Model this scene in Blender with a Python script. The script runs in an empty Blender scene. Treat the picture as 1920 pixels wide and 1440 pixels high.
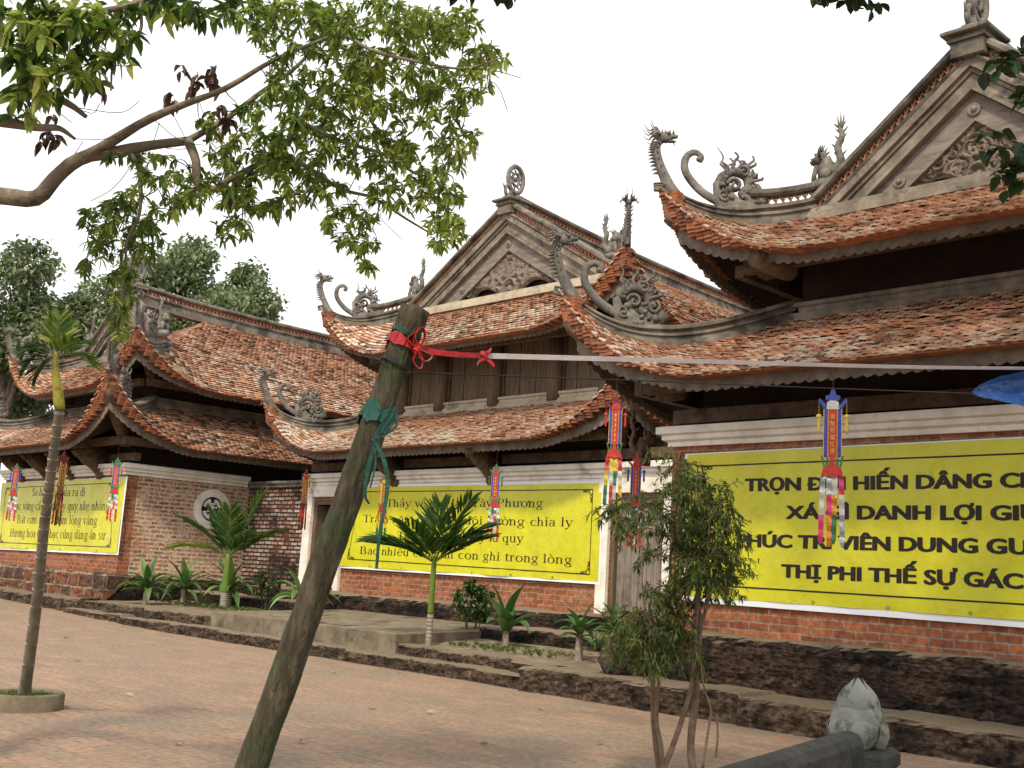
import bpy, math, random, unicodedata
import numpy as np
from mathutils import Vector, Matrix, noise
random.seed(7); RNG = np.random.default_rng(11)
SC = bpy.context.scene; COL = SC.collection
rad = math.radians; PI = math.pi

# ------------------------------------------------------------------ camera, world, sun, exposure
FPX = 2150.0
yaw, pitch, roll = rad(46.38), rad(9.45), rad(3.376)
cy_, sy_, cp_, sp_ = math.cos(yaw), math.sin(yaw), math.cos(pitch), math.sin(pitch)
FW = np.array([-sy_*cp_, cy_*cp_, sp_]); _r0 = np.array([cy_, sy_, 0.0]); _u0 = np.cross(_r0, FW)
RT = math.cos(roll)*_r0 + math.sin(roll)*_u0; UP = -math.sin(roll)*_r0 + math.cos(roll)*_u0
EYE = np.array([0, 0, 1.71])
cam = bpy.data.objects.new('camera', bpy.data.cameras.new('camera')); COL.objects.link(cam)
cam.matrix_world = Matrix(((RT[0], UP[0], -FW[0], EYE[0]), (RT[1], UP[1], -FW[1], EYE[1]), (RT[2], UP[2], -FW[2], EYE[2]), (0, 0, 0, 1)))
cam.data.sensor_width = 36; cam.data.lens = FPX/1920*36; cam.data.clip_end = 3000; cam.data.clip_start = .05
SC.camera = cam
SUN_EL, SUN_AZ = rad(50), rad(148)
w = bpy.data.worlds.new('World'); SC.world = w; w.use_nodes = True
nt = w.node_tree; sky = nt.nodes.new('ShaderNodeTexSky'); sky.sky_type = 'NISHITA'; sky.sun_disc = False
sky.sun_elevation = SUN_EL; sky.sun_rotation = SUN_AZ; sky.dust_density = 5; sky.air_density = 1.2; sky.ozone_density = 1
hs = nt.nodes.new('ShaderNodeHueSaturation'); hs.inputs['Saturation'].default_value = .22
nt.links.new(sky.outputs[0], hs.inputs['Color'])
cl = nt.nodes.new('ShaderNodeMix'); cl.data_type = 'RGBA'; cl.inputs[0].default_value = .72; cl.inputs[7].default_value = (8.6, 8.7, 8.8, 1)   # high thin cloud over the whole sky
nt.links.new(hs.outputs[0], cl.inputs[6]); nt.links.new(cl.outputs[2], nt.nodes['Background'].inputs[0])
nt.nodes['Background'].inputs[1].default_value = .15
sl = bpy.data.lights.new('sun', 'SUN'); sl.energy = 3.0; sl.angle = rad(5); sl.color = (1, .88, .67)
sun = bpy.data.objects.new('sun', sl); COL.objects.link(sun)
sdir = Vector((math.sin(SUN_AZ)*math.cos(SUN_EL), math.cos(SUN_AZ)*math.cos(SUN_EL), math.sin(SUN_EL)))
sun.rotation_euler = sdir.to_track_quat('Z', 'Y').to_euler(); sun.location = (0, -20, 40)
SC.view_settings.view_transform = 'Standard'; SC.view_settings.look = 'None'
SC.view_settings.exposure = .35; SC.view_settings.gamma = 1
SC.cycles.max_bounces = 6; SC.cycles.transparent_max_bounces = 4

# ------------------------------------------------------------------ points seen by the camera
def ray(p, q): return ((p-960)/FPX)*RT - ((q-720)/FPX)*UP + FW
def atD(p, q, D): return EYE + ray(p, q)*D
def atY(p, q, Y): d = ray(p, q); return EYE + d*(Y/d[1])
def atX(p, q, X): d = ray(p, q); return EYE + d*(X/d[0])
def atZ(p, q, Z=0.): d = ray(p, q); return EYE + d*((Z-EYE[2])/d[2])

# ------------------------------------------------------------------ mesh helpers
ORG = {}
def thing(name, label, cat, loc=(0, 0, 0), group=None):
    o = bpy.data.objects.new(name, None); COL.objects.link(o); o.location = loc; o.empty_display_size = .2
    ORG[o.name] = np.array(loc, float); return tag(o, label, cat, group)
def tag(o, label=None, cat=None, group=None, kind=None):
    if label: o['label'] = label
    if cat: o['category'] = cat
    if group: o['group'] = group
    if kind: o['kind'] = kind
    return o

class MB:
    def __init__(s): s.v = []; s.f = []; s.a = []; s.n = 0
    def add(s, V, F, rnd=.5):
        V = np.asarray(V, float).reshape(-1, 3); b = s.n; s.v.append(V); s.n += len(V)
        for k, f in enumerate(F):
            s.f.append([i+b for i in f]); s.a.append(rnd[k] if hasattr(rnd, '__len__') else rnd)
        return s
    def box(s, x0, x1, y0, y1, z0, z1, rnd=.5, bev=0.):
        if bev:
            b = bev; pts = []
            for z, k in ((z0, b), (z0+b, 0), (z1-b, 0), (z1, b)):
                pts += [(x0+k, y0+k, z), (x1-k, y0+k, z), (x1-k, y1-k, z), (x0+k, y1-k, z)]
            F = [(3, 2, 1, 0), (12, 13, 14, 15)]
            for L in range(3):
                for i in range(4): j = (i+1) % 4; F.append((L*4+i, L*4+j, L*4+4+j, L*4+4+i))
            return s.add(pts, F, rnd)
        V = [(x0, y0, z0), (x1, y0, z0), (x1, y1, z0), (x0, y1, z0), (x0, y0, z1), (x1, y0, z1), (x1, y1, z1), (x0, y1, z1)]
        return s.add(V, [(3, 2, 1, 0), (4, 5, 6, 7), (0, 1, 5, 4), (1, 2, 6, 5), (2, 3, 7, 6), (3, 0, 4, 7)], rnd)
    def beam(s, a, b, wd, ht, up=(0, 0, 1), rnd=.5):
        a = np.array(a, float); b = np.array(b, float); d = b-a; d /= np.linalg.norm(d)
        sd = np.cross(d, up); sd /= np.linalg.norm(sd)+1e-9; u = np.cross(sd, d)
        V = [p+sd*i*wd/2+u*j*ht/2 for p in (a, b) for i, j in ((-1, -1), (1, -1), (1, 1), (-1, 1))]
        return s.add(V, [(0, 1, 2, 3), (7, 6, 5, 4), (0, 4, 5, 1), (1, 5, 6, 2), (2, 6, 7, 3), (3, 7, 4, 0)], rnd)
    def tube(s, P, R, n=8, rnd=.5, cap=True, flat=1.):
        P = np.asarray(P, float); m = len(P); R = np.broadcast_to(np.asarray(R, float), (m,))
        T = np.gradient(P, axis=0); T /= np.linalg.norm(T, axis=1)[:, None]+1e-9
        ref = np.array([0, 0, 1.]) if abs(T[:, 2]).mean() < .8 else np.array([.3, 1., 0])
        V = []; a = np.cross(T[0], ref); a /= np.linalg.norm(a)+1e-9
        for i in range(m):
            a = a-T[i]*(a@T[i]); a /= np.linalg.norm(a)+1e-9; b = np.cross(a, T[i])
            for k in range(n):
                t = 2*PI*k/n; V.append(P[i]+R[i]*(a*math.cos(t)*flat+b*math.sin(t)))
        F = [(i*n+k, i*n+(k+1) % n, (i+1)*n+(k+1) % n, (i+1)*n+k) for i in range(m-1) for k in range(n)]
        if cap: F += [tuple(range(n))[::-1], tuple((m-1)*n+k for k in range(n))]
        return s.add(V, F, rnd)
    def spike(s, p, d, L, r, bend=(0, 0, 0), n=5, rnd=.5):
        p = np.array(p, float); d = np.array(d, float); d /= np.linalg.norm(d)+1e-9; bend = np.array(bend, float)
        ts = (0, .35, .7, 1.); return s.tube([p+d*L*t+bend*L*t*t for t in ts], [r, r*.8, r*.45, r*.03], n, rnd)
    def ell(s, c, r, n=10, m=7, rnd=.5, amp=0., M=None):
        V = []; F = []
        for i in range(m+1):
            ph = PI*i/m
            for k in range(n):
                t = 2*PI*k/n; q = np.array([math.sin(ph)*math.cos(t), math.sin(ph)*math.sin(t), math.cos(ph)])
                if amp: q = q*(1+amp*noise.noise(Vector(q*2.3)+Vector(np.array(c)*1.7)))
                q = q*np.array(r)
                if M is not None: q = M@q
                V.append(np.array(c)+q)
        for i in range(m):
            for k in range(n): F.append((i*n+k, (i+1)*n+k, (i+1)*n+(k+1) % n, i*n+(k+1) % n))
        return s.add(V, F, rnd)
    def lathe(s, c, prof, n=16, rnd=.5, amp=0.):
        V = []
        for i, (r, z) in enumerate(prof):
            for k in range(n):
                t = 2*PI*k/n; rr = r*(1+amp*noise.noise(Vector((math.cos(t)*2, math.sin(t)*2, z*3+c[0]))))
                V.append((c[0]+rr*math.cos(t), c[1]+rr*math.sin(t), c[2]+z))
        F = [(i*n+k, i*n+(k+1) % n, (i+1)*n+(k+1) % n, (i+1)*n+k) for i in range(len(prof)-1) for k in range(n)]
        F += [tuple(range(n))[::-1], tuple((len(prof)-1)*n+k for k in range(n))]
        return s.add(V, F, rnd)
    def sweep(s, prof, P, rnd=.5, scale=None, closed=True):
        """profile [(side, up)] swept along path P, side vector horizontal"""
        P = np.asarray(P, float); m = len(P); k = len(prof); V = []
        T = np.gradient(P, axis=0)
        for i in range(m):
            h = np.array([T[i][1], -T[i][0], 0]); h /= np.linalg.norm(h)+1e-9
            t = T[i]/np.linalg.norm(T[i]); u = np.cross(h, t)
            if u[2] < 0: u = -u
            q = 1 if scale is None else scale[i]
            for a, b in prof: V.append(P[i]+h*a*q+u*b*q)
        F = [(i*k+j, i*k+(j+1) % k, (i+1)*k+(j+1) % k, (i+1)*k+j) for i in range(m-1) for j in range(k if closed else k-1)]
        if closed: F += [tuple(range(k)), tuple((m-1)*k+j for j in range(k))[::-1]]
        return s.add(V, F, rnd)
    def plate(s, pts, o, ax, ay, th, rnd=.5):
        """2-D outline pts in the plane (o, ax, ay), extruded th both ways"""
        o = np.array(o, float); ax = np.array(ax, float); ay = np.array(ay, float); nn = np.cross(ax, ay); n = len(pts)
        V = [o+ax*x+ay*y+nn*sg*th for sg in (1, -1) for x, y in pts]
        F = [tuple(range(n)), tuple(range(2*n-1, n-1, -1))] + [(i, n+i, n+(i+1) % n, (i+1) % n) for i in range(n)]
        return s.add(V, F, rnd)
    def build(s, name, mat, parent=None, smooth=False, loc=None):
        V = np.concatenate(s.v) if s.v else np.zeros((0, 3))
        me = bpy.data.meshes.new(name)
        org = ORG[parent.name] if parent else (np.array(loc, float) if loc is not None else np.zeros(3))
        me.from_pydata((V-org).tolist(), [], s.f); me.materials.append(mat)
        nl = len(me.loops)
        if nl:
            at = me.attributes.new('rnd', 'FLOAT', 'FACE'); at.data.foreach_set('value', np.array(s.a, np.float32))
            uv = me.uv_layers.new(name='UVMap'); vi = np.zeros(nl, np.int32); me.loops.foreach_get('vertex_index', vi)
            tot = np.zeros(len(me.polygons), np.int32); me.polygons.foreach_get('loop_total', tot)
            nrm = np.zeros(len(me.polygons)*3, np.float32); me.polygons.foreach_get('normal', nrm)
            nr = np.abs(np.repeat(nrm.reshape(-1, 3), tot, 0)); P = V[vi]
            U = np.where((nr[:, 2] > nr[:, 0]) & (nr[:, 2] > nr[:, 1]), P[:, 0], np.where(nr[:, 0] > nr[:, 1], P[:, 1], P[:, 0]))
            W = np.where((nr[:, 2] > nr[:, 0]) & (nr[:, 2] > nr[:, 1]), P[:, 1], P[:, 2])
            uv.data.foreach_set('uv', np.stack([U, W], 1).astype(np.float32).ravel())
            if smooth: me.polygons.foreach_set('use_smooth', np.ones(len(me.polygons), bool))
        o = bpy.data.objects.new(name, me); COL.objects.link(o); ORG[o.name] = org
        if parent: o.parent = parent
        elif loc is not None: o.location = loc
        return o

def fast_add(mb, V, faces, rnd):
    """numpy arrays: V (n,k,3), faces per item as list of index tuples, rnd (n,)"""
    n, k, _ = V.shape; b = mb.n; mb.v.append(V.reshape(-1, 3)); mb.n += n*k
    base = (np.arange(n)*k+b)
    for f in faces:
        mb.f += (base[:, None]+np.array(f)[None, :]).tolist(); mb.a += np.asarray(rnd).tolist()

def bez(pts, n=24):
    """Catmull-Rom through points"""
    P = [np.array(p, float) for p in pts]; P = [2*P[0]-P[1]]+P+[2*P[-1]-P[-2]]; out = []
    seg = len(P)-3
    for i in range(seg):
        for k in range(max(2, n//seg)):
            t = k/max(2, n//seg); a, b, c, d = P[i:i+4]
            out.append(.5*((2*b)+(-a+c)*t+(2*a-5*b+4*c-d)*t*t+(-a+3*b-3*c+d)*t**3))
    out.append(P[-2]); return np.array(out)

# ------------------------------------------------------------------ materials
def mat(name, ramp, scale=3., detail=6., rough=.85, bump=.3, bscale=None, src='noise', coord='pos', stretch=(1, 1, 1),
        stain=None, stain_scale=.8, stain_lo=.5, stain_hi=.68, mixrnd=0., spec=.25, dust=None, dist=.02, trans=None, metal=0.):
    m = bpy.data.materials.new(name); m.use_nodes = True; N = m.node_tree.nodes; L = m.node_tree.links; B = N['Principled BSDF']
    B.inputs['Roughness'].default_value = rough; B.inputs['Specular IOR Level'].default_value = spec; B.inputs['Metallic'].default_value = metal
    geo = N.new('ShaderNodeNewGeometry'); at = N.new('ShaderNodeAttribute'); at.attribute_name = 'rnd'
    mp = N.new('ShaderNodeMapping'); mp.inputs['Scale'].default_value = stretch
    L.new(geo.outputs['Position'], mp.inputs[0])
    nz = N.new('ShaderNodeTexNoise'); nz.inputs['Scale'].default_value = scale; nz.inputs['Detail'].default_value = detail; nz.inputs['Roughness'].default_value = .65
    L.new(mp.outputs[0], nz.inputs['Vector'])
    cr = N.new('ShaderNodeValToRGB'); E = cr.color_ramp.elements
    while len(E) < len(ramp): E.new(.5)
    for e, (p, c) in zip(E, ramp): e.position = p; e.color = (*c, 1)
    fac = nz.outputs['Fac']
    if src == 'rnd': fac = at.outputs['Fac']
    elif mixrnd:
        ma = N.new('ShaderNodeMath'); ma.operation = 'MULTIPLY_ADD'; ma.inputs[1].default_value = mixrnd; ma.inputs[2].default_value = -mixrnd/2
        L.new(at.outputs['Fac'], ma.inputs[0]); ad = N.new('ShaderNodeMath'); L.new(ma.outputs[0], ad.inputs[0]); L.new(fac, ad.inputs[1]); fac = ad.outputs[0]
    L.new(fac, cr.inputs[0]); col = cr.outputs[0]
    def mix(a, b, f):
        x = N.new('ShaderNodeMix'); x.data_type = 'RGBA'; L.new(f, x.inputs[0])
        for s_, i in ((a, 6), (b, 7)):
            if hasattr(s_, 'node'): L.new(s_, x.inputs[i])
            else: x.inputs[i].default_value = (*s_, 1)
        return x.outputs[2]
    def rng_(v, lo, hi):
        r = N.new('ShaderNodeMapRange'); r.interpolation_type = 'SMOOTHSTEP'; L.new(v, r.inputs[0]); r.inputs[1].default_value = lo; r.inputs[2].default_value = hi; return r.outputs[0]
    if src == 'rnd':                                  # a little grain over the per-piece colour
        g = N.new('ShaderNodeMix'); g.data_type = 'RGBA'; g.blend_type = 'MULTIPLY'; g.inputs[0].default_value = .6
        L.new(col, g.inputs[6]); mr = N.new('ShaderNodeMapRange'); mr.inputs[1].default_value = .3; mr.inputs[2].default_value = .7; mr.inputs[3].default_value = .55; mr.inputs[4].default_value = 1.25
        L.new(nz.outputs['Fac'], mr.inputs[0]); L.new(mr.outputs[0], g.inputs[7]); col = g.outputs[2]
    if stain:
        ns = N.new('ShaderNodeTexNoise'); ns.inputs['Scale'].default_value = stain_scale; ns.inputs['Detail'].default_value = 7; ns.inputs['Roughness'].default_value = .7
        L.new(geo.outputs['Position'], ns.inputs['Vector']); col = mix(col, stain, rng_(ns.outputs['Fac'], stain_lo, stain_hi))
    if dust:
        sx = N.new('ShaderNodeSeparateXYZ'); L.new(geo.outputs['Normal'], sx.inputs[0]); col = mix(col, dust, rng_(sx.outputs['Z'], .55, .95))
    L.new(col, B.inputs['Base Color'])
    if bump:
        nb = N.new('ShaderNodeTexNoise'); nb.inputs['Scale'].default_value = bscale or scale*4; nb.inputs['Detail'].default_value = 5; L.new(mp.outputs[0], nb.inputs['Vector'])
        bp = N.new('ShaderNodeBump'); bp.inputs['Strength'].default_value = bump; bp.inputs['Distance'].default_value = dist
        L.new(nb.outputs['Fac'], bp.inputs['Height']); L.new(bp.outputs[0], B.inputs['Normal'])
    if trans:
        tr = N.new('ShaderNodeBsdfTranslucent'); L.new(col, tr.inputs[0]); ms = N.new('ShaderNodeMixShader'); ms.inputs[0].default_value = trans
        L.new(B.outputs[0], ms.inputs[1]); L.new(tr.outputs[0], ms.inputs[2]); L.new(ms.outputs[0], N['Material Output'].inputs[0])
    return m

def brickmat(name, c1, c2, mortar, bw=.34, rh=.115, mort=.014, over=None, over_lo=.5, over_hi=.65, over_scale=1.2, over2=None, o2=(.55, .7, .6), off=.5, bump=.5, rough=.9, squash=1., cvar=0., grain=.45, dust=None, gs=14, gd=.012, gst=(1, 1, 1)):
    m = bpy.data.materials.new(name); m.use_nodes = True; N = m.node_tree.nodes; L = m.node_tree.links; B = N['Principled BSDF']
    B.inputs['Roughness'].default_value = rough; B.inputs['Specular IOR Level'].default_value = .2
    uv = N.new('ShaderNodeUVMap'); geo = N.new('ShaderNodeNewGeometry')
    nw = N.new('ShaderNodeTexNoise'); nw.inputs['Scale'].default_value = 2.5; L.new(uv.outputs[0], nw.inputs['Vector'])
    va = N.new('ShaderNodeVectorMath'); va.operation = 'MULTIPLY_ADD'; va.inputs[1].default_value = (.05, .05, 0); L.new(nw.outputs['Color'], va.inputs[0]); L.new(uv.outputs[0], va.inputs[2])
    br = N.new('ShaderNodeTexBrick'); L.new(va.outputs[0], br.inputs['Vector']); br.offset = off
    for k, v in (('Color1', c1), ('Color2', c2), ('Mortar', mortar)): br.inputs[k].default_value = (*v, 1)
    br.inputs['Scale'].default_value = 1; br.inputs['Brick Width'].default_value = bw; br.inputs['Row Height'].default_value = rh
    br.inputs['Mortar Size'].default_value = mort; br.inputs['Mortar Smooth'].default_value = .3; br.inputs['Bias'].default_value = cvar
    col = br.outputs['Color']
    def layer(col, c, lo, hi, sc, vec):
        n = N.new('ShaderNodeTexNoise'); n.inputs['Scale'].default_value = sc; n.inputs['Detail'].default_value = 8; n.inputs['Roughness'].default_value = .7; L.new(vec, n.inputs['Vector'])
        r = N.new('ShaderNodeMapRange'); r.interpolation_type = 'SMOOTHSTEP'; r.inputs[1].default_value = lo; r.inputs[2].default_value = hi; L.new(n.outputs['Fac'], r.inputs[0])
        x = N.new('ShaderNodeMix'); x.data_type = 'RGBA'; L.new(r.outputs[0], x.inputs[0]); L.new(col, x.inputs[6]); x.inputs[7].default_value = (*c, 1); return x.outputs[2]
    if over: col = layer(col, over, over_lo, over_hi, over_scale, geo.outputs['Position'])
    if over2: col = layer(col, over2, o2[0], o2[1], o2[2], geo.outputs['Position'])
    gm_ = N.new('ShaderNodeMapping'); gm_.inputs['Scale'].default_value = gst; L.new(geo.outputs['Position'], gm_.inputs[0]); ng = N.new('ShaderNodeTexNoise'); ng.inputs['Scale'].default_value = gs; ng.inputs['Detail'].default_value = 8; L.new(gm_.outputs[0], ng.inputs['Vector'])
    mr = N.new('ShaderNodeMapRange'); mr.inputs[1].default_value = .3; mr.inputs[2].default_value = .7; mr.inputs[3].default_value = 1-grain; mr.inputs[4].default_value = 1+grain*.6; L.new(ng.outputs['Fac'], mr.inputs[0])
    g = N.new('ShaderNodeMix'); g.data_type = 'RGBA'; g.blend_type = 'MULTIPLY'; g.inputs[0].default_value = 1; L.new(col, g.inputs[6]); L.new(mr.outputs[0], g.inputs[7])
    fin = g.outputs[2]
    if dust:
        sx = N.new('ShaderNodeSeparateXYZ'); L.new(geo.outputs['Normal'], sx.inputs[0]); dr = N.new('ShaderNodeMapRange'); dr.inputs[1].default_value = .6; dr.inputs[2].default_value = .92; L.new(sx.outputs['Z'], dr.inputs[0])
        dx = N.new('ShaderNodeMix'); dx.data_type = 'RGBA'; L.new(dr.outputs[0], dx.inputs[0]); L.new(fin, dx.inputs[6]); dx.inputs[7].default_value = (*dust, 1); fin = dx.outputs[2]
    L.new(fin, B.inputs['Base Color'])
    su = N.new('ShaderNodeMath'); su.operation = 'MULTIPLY_ADD'; su.inputs[1].default_value = -1; L.new(br.outputs['Fac'], su.inputs[0]); L.new(ng.outputs['Fac'], su.inputs[2])
    bp = N.new('ShaderNodeBump'); bp.inputs['Strength'].default_value = bump; bp.inputs['Distance'].default_value = gd; L.new(su.outputs[0], bp.inputs['Height']); L.new(bp.outputs[0], B.inputs['Normal'])
    return m

def leafmat(name, ramp, trans=.35, rough=.45, spec=.35): return mat(name, ramp, src='rnd', scale=30, bump=0, rough=rough, spec=spec, trans=trans)

TILE = mat('clay_roof_tile', [(0, (.07, .05, .04)), (.12, (.15, .085, .058)), (.26, (.28, .145, .09)), (.44, (.39, .2, .118)), (.6, (.46, .275, .185)), (.76, (.46, .355, .275)), (1, (.54, .48, .41))], src='rnd', scale=18, bump=.4, bscale=60, rough=.9)
TERRA = mat('terracotta', [(.3, (.17, .065, .035)), (.7, (.36, .135, .065))], scale=5, stain=(.09, .05, .04), stain_scale=2.2, bump=.3)
LATT = mat('terracotta_lattice', [(.3, (.42, .17, .09)), (.7, (.62, .3, .18))], scale=6, stain=(.16, .1, .08), stain_scale=2, stain_lo=.52, stain_hi=.7, bump=.2)
LIME = mat('old_lime_plaster', [(.25, (.055, .049, .04)), (.5, (.15, .132, .107)), (.75, (.27, .24, .2))], scale=2.6, detail=9, stain=(.035, .032, .029), stain_scale=1.5, stain_lo=.45, stain_hi=.66, bump=.4, bscale=14)
LIMEL = mat('pale_lime_plaster', [(.25, (.085, .07, .054)), (.5, (.19, .16, .125)), (.75, (.34, .295, .23))], scale=2.6, detail=9, stain=(.06, .054, .047), stain_scale=1.7, stain_lo=.48, stain_hi=.68, bump=.35, bscale=14)
CARVE = mat('weathered_carving', [(.25, (.07, .062, .053)), (.55, (.165, .15, .132)), (.8, (.3, .28, .25))], scale=7, detail=8, stain=(.06, .055, .05), stain_scale=3, stain_lo=.5, stain_hi=.7, bump=.5, bscale=40)
DCARVE = mat('dark_weathered_carving', [(.25, (.05, .046, .042)), (.55, (.13, .12, .105)), (.8, (.27, .25, .22))], scale=7, detail=8, bump=.5, bscale=40)
WOODG = mat('grey_weathered_wood', [(.25, (.11, .085, .07)), (.5, (.2, .168, .14)), (.75, (.3, .26, .22))], scale=2, detail=8, stretch=(9, 9, 1.2), bump=.4, bscale=9, stain=(.1, .075, .06), stain_scale=1.3)
WOODX = mat('grey_barge_wood', [(.25, (.1, .08, .066)), (.5, (.18, .15, .128)), (.75, (.28, .24, .21))], scale=2, detail=8, stretch=(1.3, 9, 6), bump=.4, bscale=9)
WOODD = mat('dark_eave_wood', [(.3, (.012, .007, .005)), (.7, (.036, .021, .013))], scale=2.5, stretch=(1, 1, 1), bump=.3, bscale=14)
WOODB = mat('brown_carved_wood', [(.3, (.065, .04, .025)), (.7, (.165, .11, .07))], scale=5, bump=.5, bscale=26, stain=(.05, .032, .022), stain_scale=3)
WOODP = mat('brown_plank_wood', [(.3, (.075, .053, .034)), (.7, (.17, .125, .085))], scale=2, stretch=(9, 9, 1.2), bump=.3, bscale=8)
EAVE = mat('grey_eave_board', [(.25, (.08, .062, .048)), (.5, (.15, .122, .097)), (.75, (.25, .215, .175))], scale=4, detail=8, bump=.6, bscale=20, dist=.03)
CREAM = mat('cream_limewash_ledge', [(.25, (.24, .2, .145)), (.5, (.4, .345, .26)), (.75, (.5, .44, .34))], scale=2.6, detail=9, stain=(.13, .11, .085), stain_scale=1.4, stain_lo=.55, stain_hi=.75, bump=.35, bscale=14)
CARVB = mat('brown_carved_panel', [(.25, (.1, .075, .058)), (.55, (.205, .163, .13)), (.8, (.32, .265, .22))], scale=7, detail=8, stain=(.05, .04, .033), stain_scale=3, stain_lo=.5, stain_hi=.7, bump=.4, bscale=40)
WHITE = mat('white_limewash', [(.3, (.55, .5, .43)), (.6, (.76, .73, .67))], scale=2, detail=9, stain=(.3, .25, .2), stain_scale=1.3, stain_lo=.56, stain_hi=.74, bump=.25, bscale=12, rough=.9)
BRICKO = brickmat('orange_brick', (.35, .12, .052), (.21, .066, .032), (.26, .2, .15), over=(.34, .185, .11), over_lo=.52, over_hi=.75, over2=(.12, .055, .035), o2=(.6, .72, 1.7))
BRICKG = brickmat('lime_washed_brick', (.38, .17, .1), (.16, .095, .07), (.5, .39, .29), mort=.028, over=(.5, .37, .26), over_lo=.44, over_hi=.62, over_scale=4, over2=(.36, .15, .075), o2=(.58, .7, .7), grain=.4)
BRICKD = brickmat('damp_dark_brick', (.42, .36, .31), (.2, .085, .06), (.03, .02, .016), mort=.026, over=(.11, .035, .022), over_lo=.5, over_hi=.6, over_scale=1.6, over2=(.02, .015, .012), o2=(.47, .6, .55), bump=1)
LATER = brickmat('laterite_blocks', (.21, .085, .042), (.095, .05, .033), (.27, .22, .17), bw=.78, rh=.37, mort=.025, over=(.04, .028, .021), over_lo=.46, over_hi=.66, over_scale=1.2, over2=(.26, .2, .14), o2=(.62, .75, 2.5), bump=1, grain=.75)
LATERD = brickmat('dark_laterite', (.06, .035, .023), (.028, .018, .013), (.07, .053, .04), bw=1.3, rh=.95, mort=.016, over=(.01, .008, .007), over_lo=.44, over_hi=.6, over_scale=1.3, over2=(.2, .14, .095), o2=(.63, .74, 7), bump=1, grain=.95, dust=(.2, .15, .105), gs=11, gd=.06, gst=(1, 1, 2.2))
KERB = brickmat('worn_laterite_kerb', (.1, .066, .043), (.055, .036, .025), (.13, .1, .075), bw=1.0, rh=1.1, mort=.012, over=(.022, .016, .012), over_lo=.46, over_hi=.62, over_scale=2.2, over2=(.17, .135, .095), o2=(.62, .74, 6), bump=1, grain=.85, dust=(.165, .127, .088), gs=11, gd=.05, gst=(1, 1, 1.6))
PAVE = brickmat('brick_paving', (.285, .188, .13), (.215, .153, .11), (.175, .126, .092), bw=.56, rh=.28, mort=.009, over=(.205, .162, .122), over_lo=.46, over_hi=.66, over_scale=.75, over2=(.27, .162, .1), o2=(.56, .7, 1.6), bump=.35, grain=.32)
CONC = mat('stained_concrete', [(.25, (.08, .062, .041)), (.5, (.155, .124, .085)), (.75, (.25, .208, .147))], scale=3, detail=11, stain=(.065, .052, .038), stain_scale=1.8, stain_lo=.48, stain_hi=.68, bump=.3, bscale=25)
SOIL = mat('dry_soil', [(.3, (.11, .08, .05)), (.7, (.24, .19, .13))], scale=4, detail=9, bump=.8, bscale=25, stain=(.07, .085, .03), stain_scale=1.5, stain_lo=.56, stain_hi=.66)
EARTH = mat('bare_ground', [(.3, (.15, .115, .085)), (.7, (.24, .19, .15))], scale=.7, bump=.3)
GROOVE = mat('dark_groove', [(.3, (.03, .032, .018)), (.7, (.075, .075, .045))], scale=9, bump=.5)  # darker colour of the lotus core that shows between the petals
GSTONE = mat('grey_carved_stone', [(.3, (.026, .026, .024)), (.6, (.06, .06, .055))], scale=6, stain=(.02, .02, .016), stain_scale=3, bump=.6, bscale=50, spec=.08)
LSTONE = mat('pale_lotus_stone', [(.3, (.105, .113, .104)), (.6, (.19, .2, .188))], scale=5, stain=(.06, .062, .038), stain_scale=5.5, stain_lo=.48, stain_hi=.6, bump=.3, bscale=60)
DARK = mat('painted_interior_shade', [(0, (.012, .009, .007)), (1, (.03, .022, .017))], scale=2, bump=0)  # near-black colour carries the shade of spaces behind openings

# ------------------------------------------------------------------ ground and terraces
def gz(X): return .2*float(np.clip((-24-X)/11, 0, 1.2))
g = MB(); g.add([(-900, -900, -.02), (900, -900, -.02), (900, 1200, -.02), (-900, 1200, -.02)], [(0, 1, 2, 3)])
tag(g.build('ground', EARTH), kind='structure')
p = MB(); xs = np.arange(-44, 6.1, 1.0)
V = [(x, y, gz(x)) for x in xs for y in (-6, 13.6)]
p.add(V, [(2*i, 2*i+2, 2*i+3, 2*i+1) for i in range(len(xs)-1)])
tag(p.build('paving', PAVE), kind='structure')

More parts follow.
